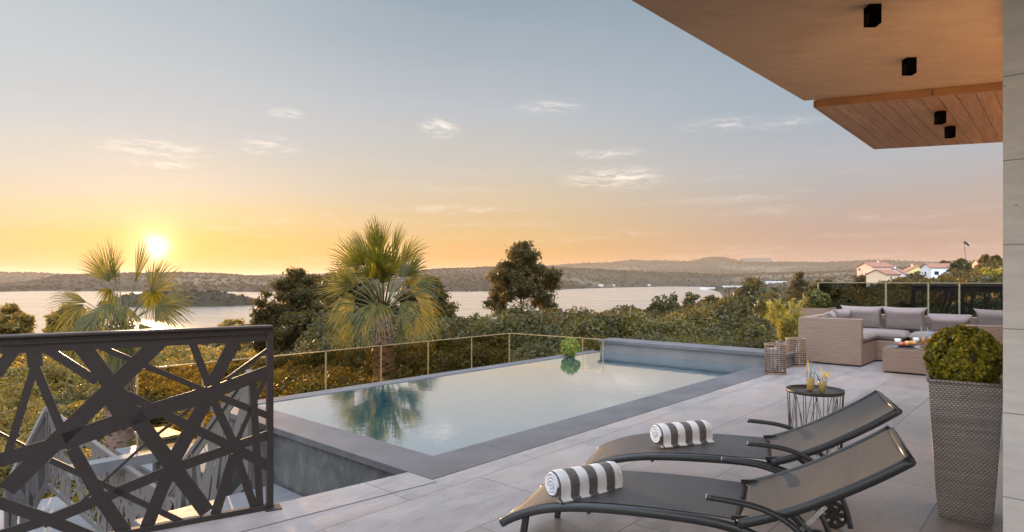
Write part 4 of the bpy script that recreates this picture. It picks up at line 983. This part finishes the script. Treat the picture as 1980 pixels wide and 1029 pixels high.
# ---------------------------------------------------------------- palms
def fan(rng, hub, dirv, nrm, rad, spread, nb, droop, w0, out):
    "costapalmate leaf: nb folded blades fanning from hub; appended as quads"
    dirv = dirv.normalized(); nrm = (nrm - dirv * nrm.dot(dirv)).normalized(); side = dirv.cross(nrm).normalized()
    for i in range(nb):
        a = spread * (i / (nb - 1) - .5); L_ = rad * (1 - .30 * abs(a / max(.1, spread / 2)) ** 2) * rng.uniform(.86, 1.08)
        d = dirv * math.cos(a) + side * math.sin(a) + nrm * .10 * math.cos(a * 2) + nrm * rng.uniform(-.06, .06); d.normalize()
        w = w0 * rng.uniform(.8, 1.15); sd = (side * math.cos(a) - dirv * math.sin(a)); pts = []
        for q in range(6):
            t = q / 5; p = hub + d * L_ * t; p = p + Vector((0, 0, -1)) * (droop * L_ * max(0, t - .35) ** 2 * rng.uniform(.7, 1.3) * 1.6)
            gap = spread / nb * L_; ww = min(gap * (.12 + t) * 1.04, gap * .56 * (1 - t) * 1.9 + .004) * (.85 + .3 * (w / w0 - .8)); pts.append((p, ww))
        for s in (-1, 1):      # two facets per blade, folded along the rib
            for q in range(5):
                p0, a0 = pts[q]; p1, a1 = pts[q + 1]; f = nrm * .30
                out += [p0, p1, p1 + (sd * s - f) * a1 * .5, p0 + (sd * s - f) * a0 * .5]
def palm(label, base, crown, sc, leavespec, trunk_r, seed, nfill=0, skirt=14):
    rng_ = random.Random(seed); t = thing('palm_tree', label, 'palm tree', base)
    b = Vector(base); c = Vector(crown) - b
    m = MB(); n = 26; prof = []
    for i in range(n + 1):
        z = c.z * i / n; r = trunk_r * (1.12 - .12 * i / n) * (1.0 + (.10 if i % 2 else -.06)); prof.append((r, z))
    m.lathe(prof, n=18); m.v = [(x + c.x * (z / max(.01, c.z)) ** 1.3, y + c.y * (z / max(.01, c.z)) ** 1.3, z) for x, y, z in m.v]
    # leaf-base boots in diamond courses
    for i in range(int(c.z / .085)):
        for j in range(9):
            a = 2 * math.pi * (j + .5 * (i % 2)) / 9 + rng_.uniform(-.08, .08); z = .05 + i * .085; k_ = (z / c.z) ** 1.3
            z += rng_.uniform(-.03, .03); jr = rng_.uniform(.15, .45)
            o = Vector((c.x * k_ + math.cos(a) * trunk_r * .9, c.y * k_ + math.sin(a) * trunk_r * .9, z)); o2 = o + Vector((math.cos(a + rng_.uniform(-.3, .3)) * trunk_r * jr, math.sin(a) * trunk_r * jr, rng_.uniform(.07, .15)))
            m.flat_bar(o, o2, trunk_r * rng_.uniform(.18, .42), .014, Vector((math.cos(a) * .5, math.sin(a) * .5, -.8)).normalized())
    m.build('trunk', 'palm_bark', t)
    def one(hub, dirv, rad, spread, nb, droop, nrm, w0=None):
        out = []; fan(rng_, hub, dirv, nrm, rad, spread, nb, droop, w0 or rad * .036, out)
        o = np_obj('frond', np.array([tuple(p) for p in out]), 4, 'leaf_palm', t)
        mm = MB(); st_ = c + (hub - c).normalized() * trunk_r * .3; midp = st_.lerp(hub, .5) + Vector((0, 0, .06 * (hub - c).length))
        mm.tube([st_, midp, hub], [sc * 1.6, sc * 1.1, sc * .8], 6); mm.build('stalk', 'palm_stalk', o)
    for (hx, hy, tx, ty, dep, spread, nb, droop, face) in leavespec:
        Y0 = crown[1]; hub = Vector(((hx - 990) / F * Y0, Y0 + dep * .5, H - (hy - HZ) * Y0 / F)) - b
        tip = Vector(((tx - 990) / F * Y0, Y0 + dep, H - (ty - HZ) * Y0 / F)) - b
        one(hub, tip - hub, (tip - hub).length, R(spread), nb, droop, Vector(face))
    for i in range(nfill):
        a = rng_.uniform(0, 2 * math.pi); e = rng_.uniform(-.7, 1.1); Ls = rng_.uniform(.7, 1.0) * sc * 62
        d = Vector((math.cos(a) * math.cos(e), math.sin(a) * math.cos(e), math.sin(e))); hub = c + d * Ls * .55
        one(hub, d + Vector((0, 0, -.25)), Ls * .62, R(rng_.uniform(110, 170)), 24, rng_.uniform(.3, .9), Vector((-d.x * .3, -d.y * .3, 1)) + Vector((rng_.uniform(-.4, .4), rng_.uniform(-.4, .4), 0)))
simple('palm_bark', (.17, .105, .07), .95, 0, .45, 14, .9, .02); simple('palm_stalk', (.085, .080, .026), .6, 0, .2)
# far palm standing just beyond the glass fence, in the middle of the view
YB = 15.2
pbB = ray_d(742, 700, YB); cB = ray_d(742, 606, YB)
LB_ = []
def L2(cx, cy, ang, l1, l2, spread=130, nb=30, droop=.35, dep=0, face=(0, -1, .3), fa=None):
    a = R(ang); f = R(fa if fa is not None else ang)
    hx, hy = cx + math.cos(a) * l1, cy - math.sin(a) * l1; return (hx, hy, hx + math.cos(f) * l2, hy - math.sin(f) * l2, dep, spread, nb, droop, face)
B_ = [(118, 62, 88, 100, .3, 110), (103, 85, 80, 60, .1, 96), (92, 78, 92, 70, -.5, 92), (77, 82, 78, 50, 0, 72), (62, 72, 74, 95, .2, 50), (128, 68, 78, 110, -.6, 132), (112, 60, 72, 120, .9, 118), (88, 48, 80, 130, -1.2, 90),
      (148, 70, 70, 115, .4, 150), (168, 66, 72, 120, -.4, 168), (186, 62, 66, 120, .9, 205), (36, 62, 66, 105, -.9, 40), (18, 60, 66, 110, .6, 10), (2, 60, 62, 120, -.3, -8), (-14, 68, 66, 115, .4, -30), (-30, 74, 70, 110, -.5, -48),
      (205, 62, 70, 100, -.5, 222), (220, 84, 74, 95, .3, 240), (236, 56, 50, 90, -.9, 252), (-50, 58, 52, 90, -.8, -66), (120, 95, 60, 60, .8, 118), (64, 52, 76, 100, -1.1, 66), (156, 46, 60, 110, -1.3, 160), (96, 30, 66, 110, -1.6, 100), (140, 40, 62, 130, 1.2, 130), (50, 44, 60, 130, 1.2, 55), (75, 36, 62, 130, -1.5, 70), (-20, 42, 56, 110, -1.4, -25), (200, 44, 56, 110, -1.4, 200), (250, 14, 54, 90, -1.9, 248), (-70, 14, 54, 90, -1.9, -64), (60, 40, 66, 110, 1.9, 56), (98, 34, 70, 120, 2.2, 98), (136, 40, 66, 110, 1.9, 140), (20, 36, 60, 120, 2.0, 10), (162, 36, 60, 120, 2.0, 172), (80, 22, 60, 120, -1.2, 78), (115, 60, 60, 90, -1.6, 112)]
spec = [L2(742, 570, a, l1 * 1.0, l2 * .90, sp_ * .80, 17, .15 if math.sin(R(fa)) > .2 else .55, dep * .8, (.1 * (i % 3 - 1), -1, .35 + .3 * (i % 2)), fa) for i, (a, l1, l2, sp_, dep, fa) in enumerate(B_)]
palm('full fan palm with thick shaggy trunk beyond the glass fence, reflected in the pool', (pbB.x, YB, -2.75), (cB.x, YB, cB.z), .0125, spec, .235, 4)
YA = 12.0
cA = ray_d(236, 650, YA)
A_ = [(205, 545, 172, 462, .2, 95, 34, .2, (.2, -1, .2)), (226, 560, 212, 450, 0, 12, 12, .05, (0, -1, .2)), (268, 545, 303, 448, -.2, 30, 22, .08, (0, -1, .2)), (283, 565, 322, 492, .3, 110, 30, .2, (-.2, -1, .2)),
      (168, 585, 92, 566, 0, 50, 22, .35, (0, -1, .5)), (166, 588, 128, 655, -.2, 120, 28, .5, (0, -1, .3)), (180, 600, 165, 670, .2, 100, 24, .4, (0, -1, .3)), (205, 535, 150, 520, .8, 60, 18, .3, (0, -1, .6)), (304, 588, 386, 575, 0, 70, 26, .3, (0, -1, .4)), (306, 594, 372, 640, -.2, 100, 30, .4, (0, -1, .3)),
      (250, 585, 246, 645, -1.2, 130, 30, .5, (0, -1, .7)), (270, 590, 290, 660, -.9, 90, 24, .5, (0, -1, .5)), (215, 600, 190, 660, -.8, 100, 24, .6, (0, -1, .5)), (200, 560, 175, 600, .5, 120, 26, .5, (.2, -1, .2)), (280, 560, 268, 620, .6, 120, 26, .5, (.2, -1, .2)),
      (262, 650, 285, 745, -.8, 80, 30, .4, (0, -1, .4)), (215, 640, 200, 720, -.7, 80, 26, .4, (0, -1, .4)), (280, 625, 320, 690, -.3, 90, 26, .4, (0, -1, .4)), (190, 625, 150, 690, -.3, 90, 26, .4, (0, -1, .4))]
palm('fan palm with sparse upright fronds in front of the setting sun, behind the near railing', (cA.x - .05, YA, -2.8), (cA.x, YA, cA.z + .1), .010, A_, .21, 7)

# ---------------------------------------------------------------- trees
def tree(name, label, cat, x, ybase, Y, hpx, wpx, blobs, leafm, size, n, seed, trunk=.02, group=None, zb=None, limbs=9, lean=0):
    """tree standing where pixel column x meets depth Y; blobs = (dx, h, r) in units of the tree height"""
    rg = np.random.default_rng(seed); X = (x - 990) / F * Y; zt = H - (ybase - hpx - HZ) * Y / F; z0 = ter(X, Y) - .1 if zb is None else zb; Ht = hpx * Y / F
    zc0 = H - (ybase - HZ) * Y / F - z0          # height where the crown picture starts
    t = thing(name, label, cat, (X, Y, z0), 0, group); cen = []; rad = []
    for (dx, h, r) in blobs:
        k_ = 5
        for _ in range(k_):
            o = rg.normal(0, .55, 3) * r * Ht; dy = rg.uniform(-1, 1) * wpx / hpx * .38 * Ht * (1 - abs(h - .5) * .8)
            cen.append((dx * Ht + o[0], dy + o[1], zc0 + h * Ht + o[2] * .7)); rad.append(r * Ht * rg.uniform(.70, 1.15))
    cen = np.array(cen); rad = np.array(rad)
    p, nn = blob_cloud(rg, cen, rad, n, .62, 1.0); p = p + rg.normal(0, .016 * Ht, p.shape)
    m = MB(); top = zc0 + Ht * .82; tr = trunk * (top)
    axis = [Vector((lean * Ht * (i / 7) + .02 * Ht * math.sin(i * 1.7 + seed), .015 * Ht * math.cos(i * 2.1), top * i / 7)) for i in range(8)]
    m.tube(axis, [tr * (1.25 - 1.1 * i / 7) for i in range(8)], 8)
    idx = rg.choice(len(cen), min(len(cen), limbs * 3), replace=False)
    for i in idx:
        e = Vector(cen[i]); hh = max(.1, (e.z / top) * .72); q = max(0, min(6.99, hh * 7)); a = axis[int(q)].lerp(axis[int(q) + 1], q % 1)
        m.tube([a, a.lerp(e, .5) + Vector((0, 0, -.03 * Ht)), e], [tr * .38, tr * .24, tr * .08], 5)
    m.build('trunk', 'bark', t)
    np_obj('crown', leaves(p, nn, size, rg, 2.6, 1.4), 4, leafm, t); return t
# (dx, h, r) clumps
PINE_C = [(0, .93, .07), (-.03, .86, .09), (.04, .82, .09), (-.10, .78, .07), (.11, .77, .07), (0, .77, .09), (-.17, .70, .08), (.18, .69, .08), (0, .68, .10), (-.25, .62, .08), (.25, .60, .09), (-.10, .60, .10), (.06, .55, .10), (-.27, .50, .08), (.24, .48, .08), (-.17, .42, .09), (.02, .42, .08), (-.31, .34, .08), (.16, .36, .08),
          (.30, .26, .07), (-.22, .24, .07), (.37, .22, .06), (.22, .18, .06), (-.08, .22, .05), (-.14, .12, .07), (.34, .12, .05), (.10, .08, .07), (-.28, .06, .05)]
tree('pine_tree', 'tall lone conical pine with ragged crown and visible trunk in front of the bay', 'pine tree', 1010, 640, 62, 173, 140, PINE_C, 'leaf_pine', .15, 27000, 11, .016)
PINE_L = [(.02, .92, .08), (-.08, .84, .09), (.12, .84, .08), (.02, .76, .12), (-.14, .70, .09), (.20, .70, .09), (.05, .62, .13), (-.30, .60, .06), (-.22, .52, .10), (.26, .55, .10), (-.38, .48, .08), (-.05, .48, .13), (.16, .44, .13), (-.40, .38, .08), (.36, .42, .09), (-.25, .34, .12), (.02, .32, .13), (.28, .28, .13), (.44, .26, .09), (-.32, .18, .11), (-.08, .16, .13), (.14, .14, .13), (.38, .12, .12), (.0, .03, .13), (-.22, .03, .12), (.26, .0, .13)]
tree('pine_tree', 'broad bushy pine left of the middle palm, standing in front of the water', 'pine tree', 568, 690, 40, 172, 165, PINE_L, 'leaf_pine', .12, 38000, 12, .02)
PINE_R = [(0, .92, .09), (-.14, .84, .10), (.14, .86, .09), (0, .74, .13), (-.26, .70, .10), (.24, .72, .10), (-.10, .60, .13), (.14, .58, .13), (-.32, .52, .11), (.32, .54, .10), (0, .42, .14), (-.22, .34, .13), (.22, .34, .13), (.36, .26, .11), (-.36, .24, .11), (0, .20, .14), (.18, .08, .14), (-.18, .06, .14)]
tree('pine_tree', 'dark pine directly behind the left side of the middle palm', 'pine tree', 668, 690, 46, 174, 140, PINE_R, 'leaf_pine', .13, 24000, 13, .02)
tree('pine_tree', 'dark rounded pine showing to the right of the middle palm', 'pine tree', 818, 680, 44, 148, 120, PINE_R, 'leaf_pine', .13, 20000, 14, .02)
SHR = [(0, .85, .13), (-.2, .7, .15), (.2, .68, .15), (0, .55, .18), (-.35, .5, .14), (.33, .45, .15), (-.15, .35, .18), (.15, .3, .18), (-.4, .2, .15), (.4, .2, .15), (0, .1, .18)]
tree('round_tree', 'rounded tree at the left edge in front of the water', 'tree', 14, 668, 34, 80, 75, SHR, 'leaf_olive', .12, 6000, 15, .03)
tree('round_tree', 'low bushy tree in front of the water behind the left palm fronds', 'tree', 140, 680, 34, 95, 85, SHR, 'leaf_olive', .12, 5000, 16, .03)
tree('round_tree', 'small spiky bush in front of the water between the left palm and the broad pine', 'bush', 452, 668, 32, 55, 60, SHR, 'leaf_olive', .11, 2500, 17, .03)
# woodland things on the right slope: (x, top y, width px, depth Y, label)
RT = [(1338, 562, 62, 78, 'round dark pine, left of the pair in front of the bay shore'), (1378, 566, 52, 80, 'round dark pine, right of the pair in front of the bay shore'), (1303, 562, 34, 62, 'thin airy young tree left of the pair of round pines by the shore'),
      (1455, 532, 90, 170, 'wide dark tree on the wooded slope beyond the shoreline'), (1545, 518, 36, 210, 'round topped dark pine rising above the wooded slope'), (1490, 562, 110, 110, 'broad olive green tree on the slope left of the bamboo'),
      (1620, 556, 80, 80, 'spreading dark tree just left of the smoked windscreen top'), (1590, 535, 60, 190, 'light green tree beside the round topped pine on the slope'), (1725, 524, 46, 240, 'dark tree between the rose house and the yellow house'), (1672, 520, 44, 250, 'dark tree left of the orange roofed house'),
      (1905, 490, 22, 190, 'dark stone pine on the skyline above the old farmhouse'), (1928, 493, 18, 180, 'smaller stone pine on the skyline right of the other one'), (1855, 500, 34, 230, 'rounded tree on the ridge by the windsock pole'), (1830, 503, 30, 260, 'rounded tree on the ridge left of the windsock pole'), (1275, 578, 44, 70, 'low olive tree on the near shore left of the thin airy tree'),
      (1925, 512, 60, 75, 'large golden green bush beside the stone wall above the reeds')]
for i, (x, yt, w, Y, lab) in enumerate(RT):
    X = (x - 990) / F * Y; zg = ter(X, Y); yg = HZ + (H - zg) * F / Y; hp = max(20, yg - yt)
    bl = [(dx * w / hp * .9, h, r * max(.5, min(1.3, w / hp))) for dx, h, r in SHR]
    tree('round_tree', lab, 'tree', x, yg, Y, hp, w, bl, ('leaf_wood', 'leaf_pine', 'leaf_wood')[i % 3] if i != 15 else 'leaf_bamboo', max(.12, Y * .0032), 3600, 40 + i, .03)
for x, yt, Y, lab in ((1632, 560, 300, 'slim dark cypress among the slope trees'), (1421, 560, 420, 'slim dark cypress standing by the far shore'), (1868, 484 + 16, 210, 'slim dark cypress right of the windsock pole')):
    X = (x - 990) / F * Y; zg = ter(X, Y); yg = HZ + (H - zg) * F / Y; hp = max(14, yg - yt)
    tree('cypress_tree', lab, 'cypress', x, yg, Y, hp, 8, [(0, h, .09 * (1.1 - h)) for h in (.1, .2, .3, .4, .5, .6, .7, .8, .9)], 'leaf_dark', Y * .0025, 700, int(x), .02, limbs=2)

# ---------------------------------------------------------------- scrub and woods as ground cover
def cover(name, label, spots, leafm, seed):
    rg = np.random.default_rng(seed); parts = []
    for (X, Y, z, Rr, Hh_, n, size) in spots:
        p, nn = shrub_points(rg, Rr, Hh_, n, 12); parts.append(leaves(p + np.array([X, Y, z]), nn, size, rg, 1.9, .8))
    o = np_obj(name, np.concatenate(parts), 4, leafm); tag(o, label, None, None, 'stuff'); return o
def clear(X, Y):
    "True where scrub may grow"
    q = Vector((X, Y, 0)) - O; u, v = q.dot(P), q.dot(Q)
    if -.8 < u < 12.4 and -9 < v < 4.95: return False
    if u <= .6 and v < 9.4 and u > -9: return False
    return True
def scatter(seed, x0, x1, Y0, Y1, n, rr, hh, dens, maxz=None, pw=1.0, lsz=.0035, minl=.046):
    rg = np.random.default_rng(seed); out = []
    for i in range(n * 3):
        if len(out) >= n: break
        Y = Y0 * (Y1 / Y0) ** (rg.random() ** pw); x = rg.uniform(x0, x1); X = (x - 990) / F * Y
        if not clear(X, Y): continue
        z = ter(X, Y)
        if z < -21.3: continue
        Rr = rg.uniform(*rr) * (1 + Y / 180); Hh_ = rg.uniform(*hh) * (1 + Y / 260)
        size = max(minl, Y * lsz); k_ = int(min(6500, dens * Rr * Rr * 9 / (size * size * .9)))
        out.append((X, Y, z - .15, Rr, Hh_, max(60, k_), size))
    return out
# sunlit olive scrub on the left
sp1 = scatter(1, -160, 640, 9.0, 26, 150, (.7, 1.3), (.8, 1.35), 1.05) + scatter(2, -160, 640, 24, 62, 240, (.9, 1.6), (.9, 1.6), 1.0)
cover('scrub', 'sunlit olive green scrub covering the slope behind the near railing', [s_ for i, s_ in enumerate(sp1) if i % 4], 'leaf_olive', 5)
cover('scrub', 'darker shrubs mixed into the sunlit scrub on the left slope', [s_ for i, s_ in enumerate(sp1) if i % 4 == 0], 'leaf_wood', 6)
cover('scrub', 'low scrub on the lower slope down to the water', scatter(3, -200, 1250, 60, 240, 260, (1.2, 2.2), (1.0, 2.0), .9), 'leaf_wood', 7)
# dense dark maquis behind the pool, rising to the right
sp2 = scatter(11, 600, 1560, 14.5, 30, 190, (.7, 1.7), (1.3, 2.6), 1.15) + scatter(12, 640, 1700, 28, 62, 270, (.9, 2.3), (1.6, 3.5), 1.0)
cover('maquis', 'dense dark evergreen maquis behind the pool and its end wall', [s_ for i, s_ in enumerate(sp2) if i % 3], 'leaf_wood', 15)
cover('maquis', 'olive toned shrubs among the dark maquis behind the pool', [s_ for i, s_ in enumerate(sp2) if i % 3 == 0 and i % 2], 'leaf_pine', 16)
cover('maquis', 'bushes with sunlit gold in their leaf colour standing out of the dark maquis behind the pool', [s_ for i, s_ in enumerate(sp2) if i % 6 == 0], 'leaf_goldlit', 17)
sp3 = scatter(21, 1180, 2100, 60, 420, 620, (1.4, 2.6), (1.8, 3.2), .8, lsz=.0036)
cover('woodland', 'wooded slope climbing to the houses on the right', [s_ for i, s_ in enumerate(sp3) if i % 2], 'leaf_wood', 25)
cover('woodland', 'golden green trees scattered through the wooded slope on the right', [s_ for i, s_ in enumerate(sp3) if i % 2 == 0], 'leaf_pine', 26)
sp4 = scatter(31, 1560, 2050, 15, 60, 150, (1.0, 1.8), (1.3, 2.2), 1.0)
cover('maquis', 'dark shrubs behind the smoked windscreen on the right', sp4, 'leaf_dark', 31)
# far woods on the hills across the bay and beyond
rg = np.random.default_rng(77); far = []
for i in range(21000):
    az = R(rg.uniform(-43, 42)); r = math.exp(rg.uniform(math.log(430), math.log(4250))) if i % 3 else rg.choice([R1, R2]) * rg.uniform(.93, 1.01)
    z = terrain_z(r, az)
    if z < -21.6 or (r < 900 and azx(az) < 900): continue
    if 1000 < r < 1500 and azx(az) > 1150 and rg.random() < .5: continue
    s_ = rg.uniform(1.5, 3.1) * (1 + r / 6000); far.append((r * math.sin(az), r * math.cos(az), z - .4, s_ * 1.25, s_ * 1.05, 16, s_ * .95))
cover('far_woods', 'hazy woods covering the hills across the bay', far, 'leaf_far', 33)

isl = []
for i in range(520):
    X_, Y__ = rg.uniform(-385, -215), rg.uniform(505, 635); z = ter(X_, Y__)
    if z > -21: s_ = rg.uniform(.9, 1.9); isl.append((X_, Y__, z - .5, s_ * 1.6, s_ * 1.2, 30, s_ * .6))
cover('island_woods', 'low woods covering the small headland in the left of the bay', isl, 'leaf_far', 34)

# reeds by the wall on the right
rg = np.random.default_rng(9); n = 2600; Yr = rg.uniform(38, 60, n); xr = rg.uniform(1838, 1990, n); X = (xr - 990) / F * Yr
Z0 = np.array([ter(a, b) for a, b in zip(X, Yr)]); hgt = rg.uniform(.9, 2.1, n); lean = rg.normal(0, .16, (n, 2)); w = .035
b0 = np.stack([X, Yr, Z0], 1); t0 = b0 + np.stack([lean[:, 0], lean[:, 1], hgt], 1); wx = np.array([w, 0, 0])
V = np.stack([b0 - wx, b0 + wx, t0 + wx * .8, t0 - wx * .8], 1).reshape(-1, 3)
tag(np_obj('reeds', V, 4, 'reed_straw'), 'dry straw coloured reeds below the golden bush near the stone wall', None, None, 'stuff')

# ---------------------------------------------------------------- houses on the slope, windsock, far buildings
def gable(m, w, d, h0, h1, ov=.35, th=.22):
    for s in (-1, 1):
        a = [(-w / 2 - ov, s * (d / 2 + ov), h0 - .12), (w / 2 + ov, s * (d / 2 + ov), h0 - .12), (w / 2 + ov, 0, h1), (-w / 2 - ov, 0, h1)]
        V = a + [(x, y, z + th) for x, y, z in a]; f = [(0, 1, 2, 3), (7, 6, 5, 4), (0, 4, 5, 1), (1, 5, 6, 2), (2, 6, 7, 3), (3, 7, 4, 0)]
        m.add(V, f if s < 0 else [q[::-1] for q in f])
def villa(label, x, ybase, Y, w, d, h, rz, wallm, roof='gable', wins=(), rise=1.6, chimney=True, extra=None):
    X = (x - 990) / F * Y; z = H - (ybase - HZ) * Y / F - 3.0; t = thing('house', label, 'house', (X, Y, z), R(rz)); h += 3.0
    m = MB()
    if roof == 'gable':
        V = [(-w / 2, -d / 2, 0), (w / 2, -d / 2, 0), (w / 2, d / 2, 0), (-w / 2, d / 2, 0), (-w / 2, -d / 2, h), (w / 2, -d / 2, h), (w / 2, d / 2, h), (-w / 2, d / 2, h), (-w / 2, 0, h + rise), (w / 2, 0, h + rise)]
        m.add(V, [(0, 1, 5, 4), (2, 3, 7, 6), (1, 2, 6, 9, 5), (3, 0, 4, 8, 7), (4, 5, 9, 8), (6, 7, 8, 9)]); m.build('wall', wallm, t)
        m = MB(); gable(m, w, d, h + .03, h + rise + .03); rf = m.build('roof', 'roof_tile', t)
    else:
        m.box((0, 0, h / 2), (w, d, h)); m.build('wall', wallm, t); m = MB(); m.box((0, 0, h + .12), (w + .3, d + .3, .22)); rf = m.build('roof', wallm, t)
    if chimney: m = MB(); m.box((w * .22, .1 * d, h + rise + .35), (.55, .55, 1.2)); m.build('chimney', wallm, rf)
    for (sx, z_, ww, wh, side) in wins:
        m = MB()
        if side == 'f': m.box((sx, -d / 2 - .02, z_ + 3.0), (ww, .06, wh)); wb = m.build('window', 'wall_white', t); mm = MB(); mm.box((sx, -d / 2 - .06, z_ + 3.0), (ww - .25, .03, wh - .25))
        else: m.box((-w / 2 - .02, sx, z_ + 3.0), (.06, ww, wh)); wb = m.build('window', 'wall_white', t); mm = MB(); mm.box((-w / 2 - .06, sx, z_ + 3.0), (.03, ww - .25, wh - .25))
        mm.build('pane', 'window_glass_dark', wb)
    if extra: extra(t, h)
    return t
def ex_white(t, h):
    m = MB(); m.box((6.6, .5, (h - 1.6) / 2), (5.0, 7.0, h - 1.6)); m.build('side_wing', 'wall_white', t)
    m = MB(); m.box((-3.3, -4.9, 3.0 + 2.6), (3.0, 1.5, .2)); m.build('balcony', 'wall_white', t)
    m = MB(); m.box((6.9, -3.05, 3.0 + 3.4), (3.6, .05, 1.1)); m.build('window', 'window_glass_dark', t)
villa('white modern villa with a red sloping roof and flat wing, rightmost of the slope houses', 1812, 552, 235, 8.0, 8.0, 6.6, -8, 'wall_white', 'gable', [(-2.2, 4.6, 1.8, 1.6, 'f'), (-2.2, 1.6, 1.8, 1.6, 'f'), (1.5, 5.5, 1.2, .9, 'f'), (0, 4.6, 1.4, 1.4, 's')], 1.5, False, ex_white)
villa('yellow house with a brown tiled gable roof left of the white villa', 1771, 542, 262, 12.5, 9, 3.6, 68, 'wall_yellow', 'gable', [(-3, 2.2, 1.3, 1.3, 's'), (0.5, 2.2, 1.3, 1.3, 's'), (-2, 2, 1.2, 1.2, 'f')], 2.4)
villa('white gabled house with orange roof low between the rose and yellow houses', 1733, 547, 235, 11, 7.5, 3.0, 50, 'wall_white', 'gable', [(0, 1.6, 1.2, 1.2, 's')], 2.2)
villa('rose walled house with an orange tiled roof and raised loft, leftmost of the slope houses', 1692, 535, 250, 10, 8, 3.8, 12, 'wall_rose', 'gable', [(-2, 2.2, 1.2, 1.3, 'f'), (2, 2.2, 1.2, 1.3, 'f')], 1.7)
villa('cream house with orange roof tucked in front of the rose house', 1708, 544, 222, 9, 7, 2.4, 30, 'wall_cream', 'gable', [(-1.6, 1.3, 1.1, 1.1, 'f')], 1.6, False)
villa('old pink farmhouse with grey roof on the ridge beside the stone pines', 1908, 518, 205, 6.5, 5, 1.3, -14, 'wall_rose', 'gable', [(-1.6, .6, .7, .8, 'f'), (1, .6, .7, .8, 'f')], 1.2)
X = (1866 - 990) / F * 210; zg = ter(X, 210)
t = thing('windsock', 'thin leaning pole with a dark windsock on the ridge above the houses', 'windsock', (X, 210, zg))
ztop = H - (468 - HZ) * 210 / F - zg
m = MB(); m.tube([(.9, 0, 0), (-.3, 0, ztop)], .09, 6); m.build('pole', 'grey_metal', t)
m = MB(); m.tube([(-.3, 0, ztop), (.5, 0, ztop - .45), (1.3, 0, ztop - 1.3)], [.42, .34, .24], 10); m.build('sock', 'black_plastic', t)
for i, (x, y, Y, w, lab) in enumerate(((1385, 556, 620, 10, 'white shed low on the bay shore'), (1255, 549, 900, 8, 'small pale building on the far waterfront, left of the low white roofs'), (1162, 552, 1100, 12, 'pale cottage by the far shore right of the lone pine'), (1186, 553, 1120, 8, 'tiny pale hut by the far shore beside the pale cottage'),
        (1420, 525, 1500, 60, 'long white greenhouse roof far across the valley, left one'), (1500, 524, 1500, 50, 'long white greenhouse roof far across the valley, right one'), (1368, 522, 1450, 34, 'pale barn far across the valley'))):
    if Y > 700 and x < 1460 and w < 30:
        az_ = math.atan2(x - 990, F); Y = (float(np.interp(x, *SH)) + 70) * math.cos(az_)
    X = (x - 990) / F * Y; z = ter(X, Y) + .3; t = thing('shed', lab, 'building', (X, Y, z - 4))
    hh = 2.6 if w > 20 else 3.0
    m = MB(); m.box((0, 0, (4 + hh) / 2), (w, 6, 4 + hh)); m.build('wall', 'shed_white', t)
    m = MB(); gable(m, w, 6, 4 + hh + .02, 4 + hh + 1.2); m.build('roof', 'shed_white', t)
X = (1459 - 990) / F * 4150; z = H - (508 - HZ) * 4150 / F
t = thing('depot', 'long flat roofed building silhouetted on the far ridge', 'building', (X, 4150, z))
m = MB(); m.box((0, 0, 8), (205, 40, 36)); m.build('wall', 'grey_render', t); m = MB(); m.box((0, 0, 27.2), (215, 46, 2.2)); m.build('roof', 'grey_render', t)
for x in (1175, 1182):
    X = (x - 990) / F * 4150; t = thing('radio_mast', ('faint thin radio mast on the far skyline, left one' if x == 1175 else 'faint thin radio mast on the far skyline, right one'), 'mast', (X, 4150, 90), 0, 'pair of faint radio masts on the far skyline')
    m = MB(); m.tube([(0, 0, 0), (0, 0, H - (493 - HZ) * 4150 / F - 90)], .9, 5); m.build('pole', 'grey_metal', t)
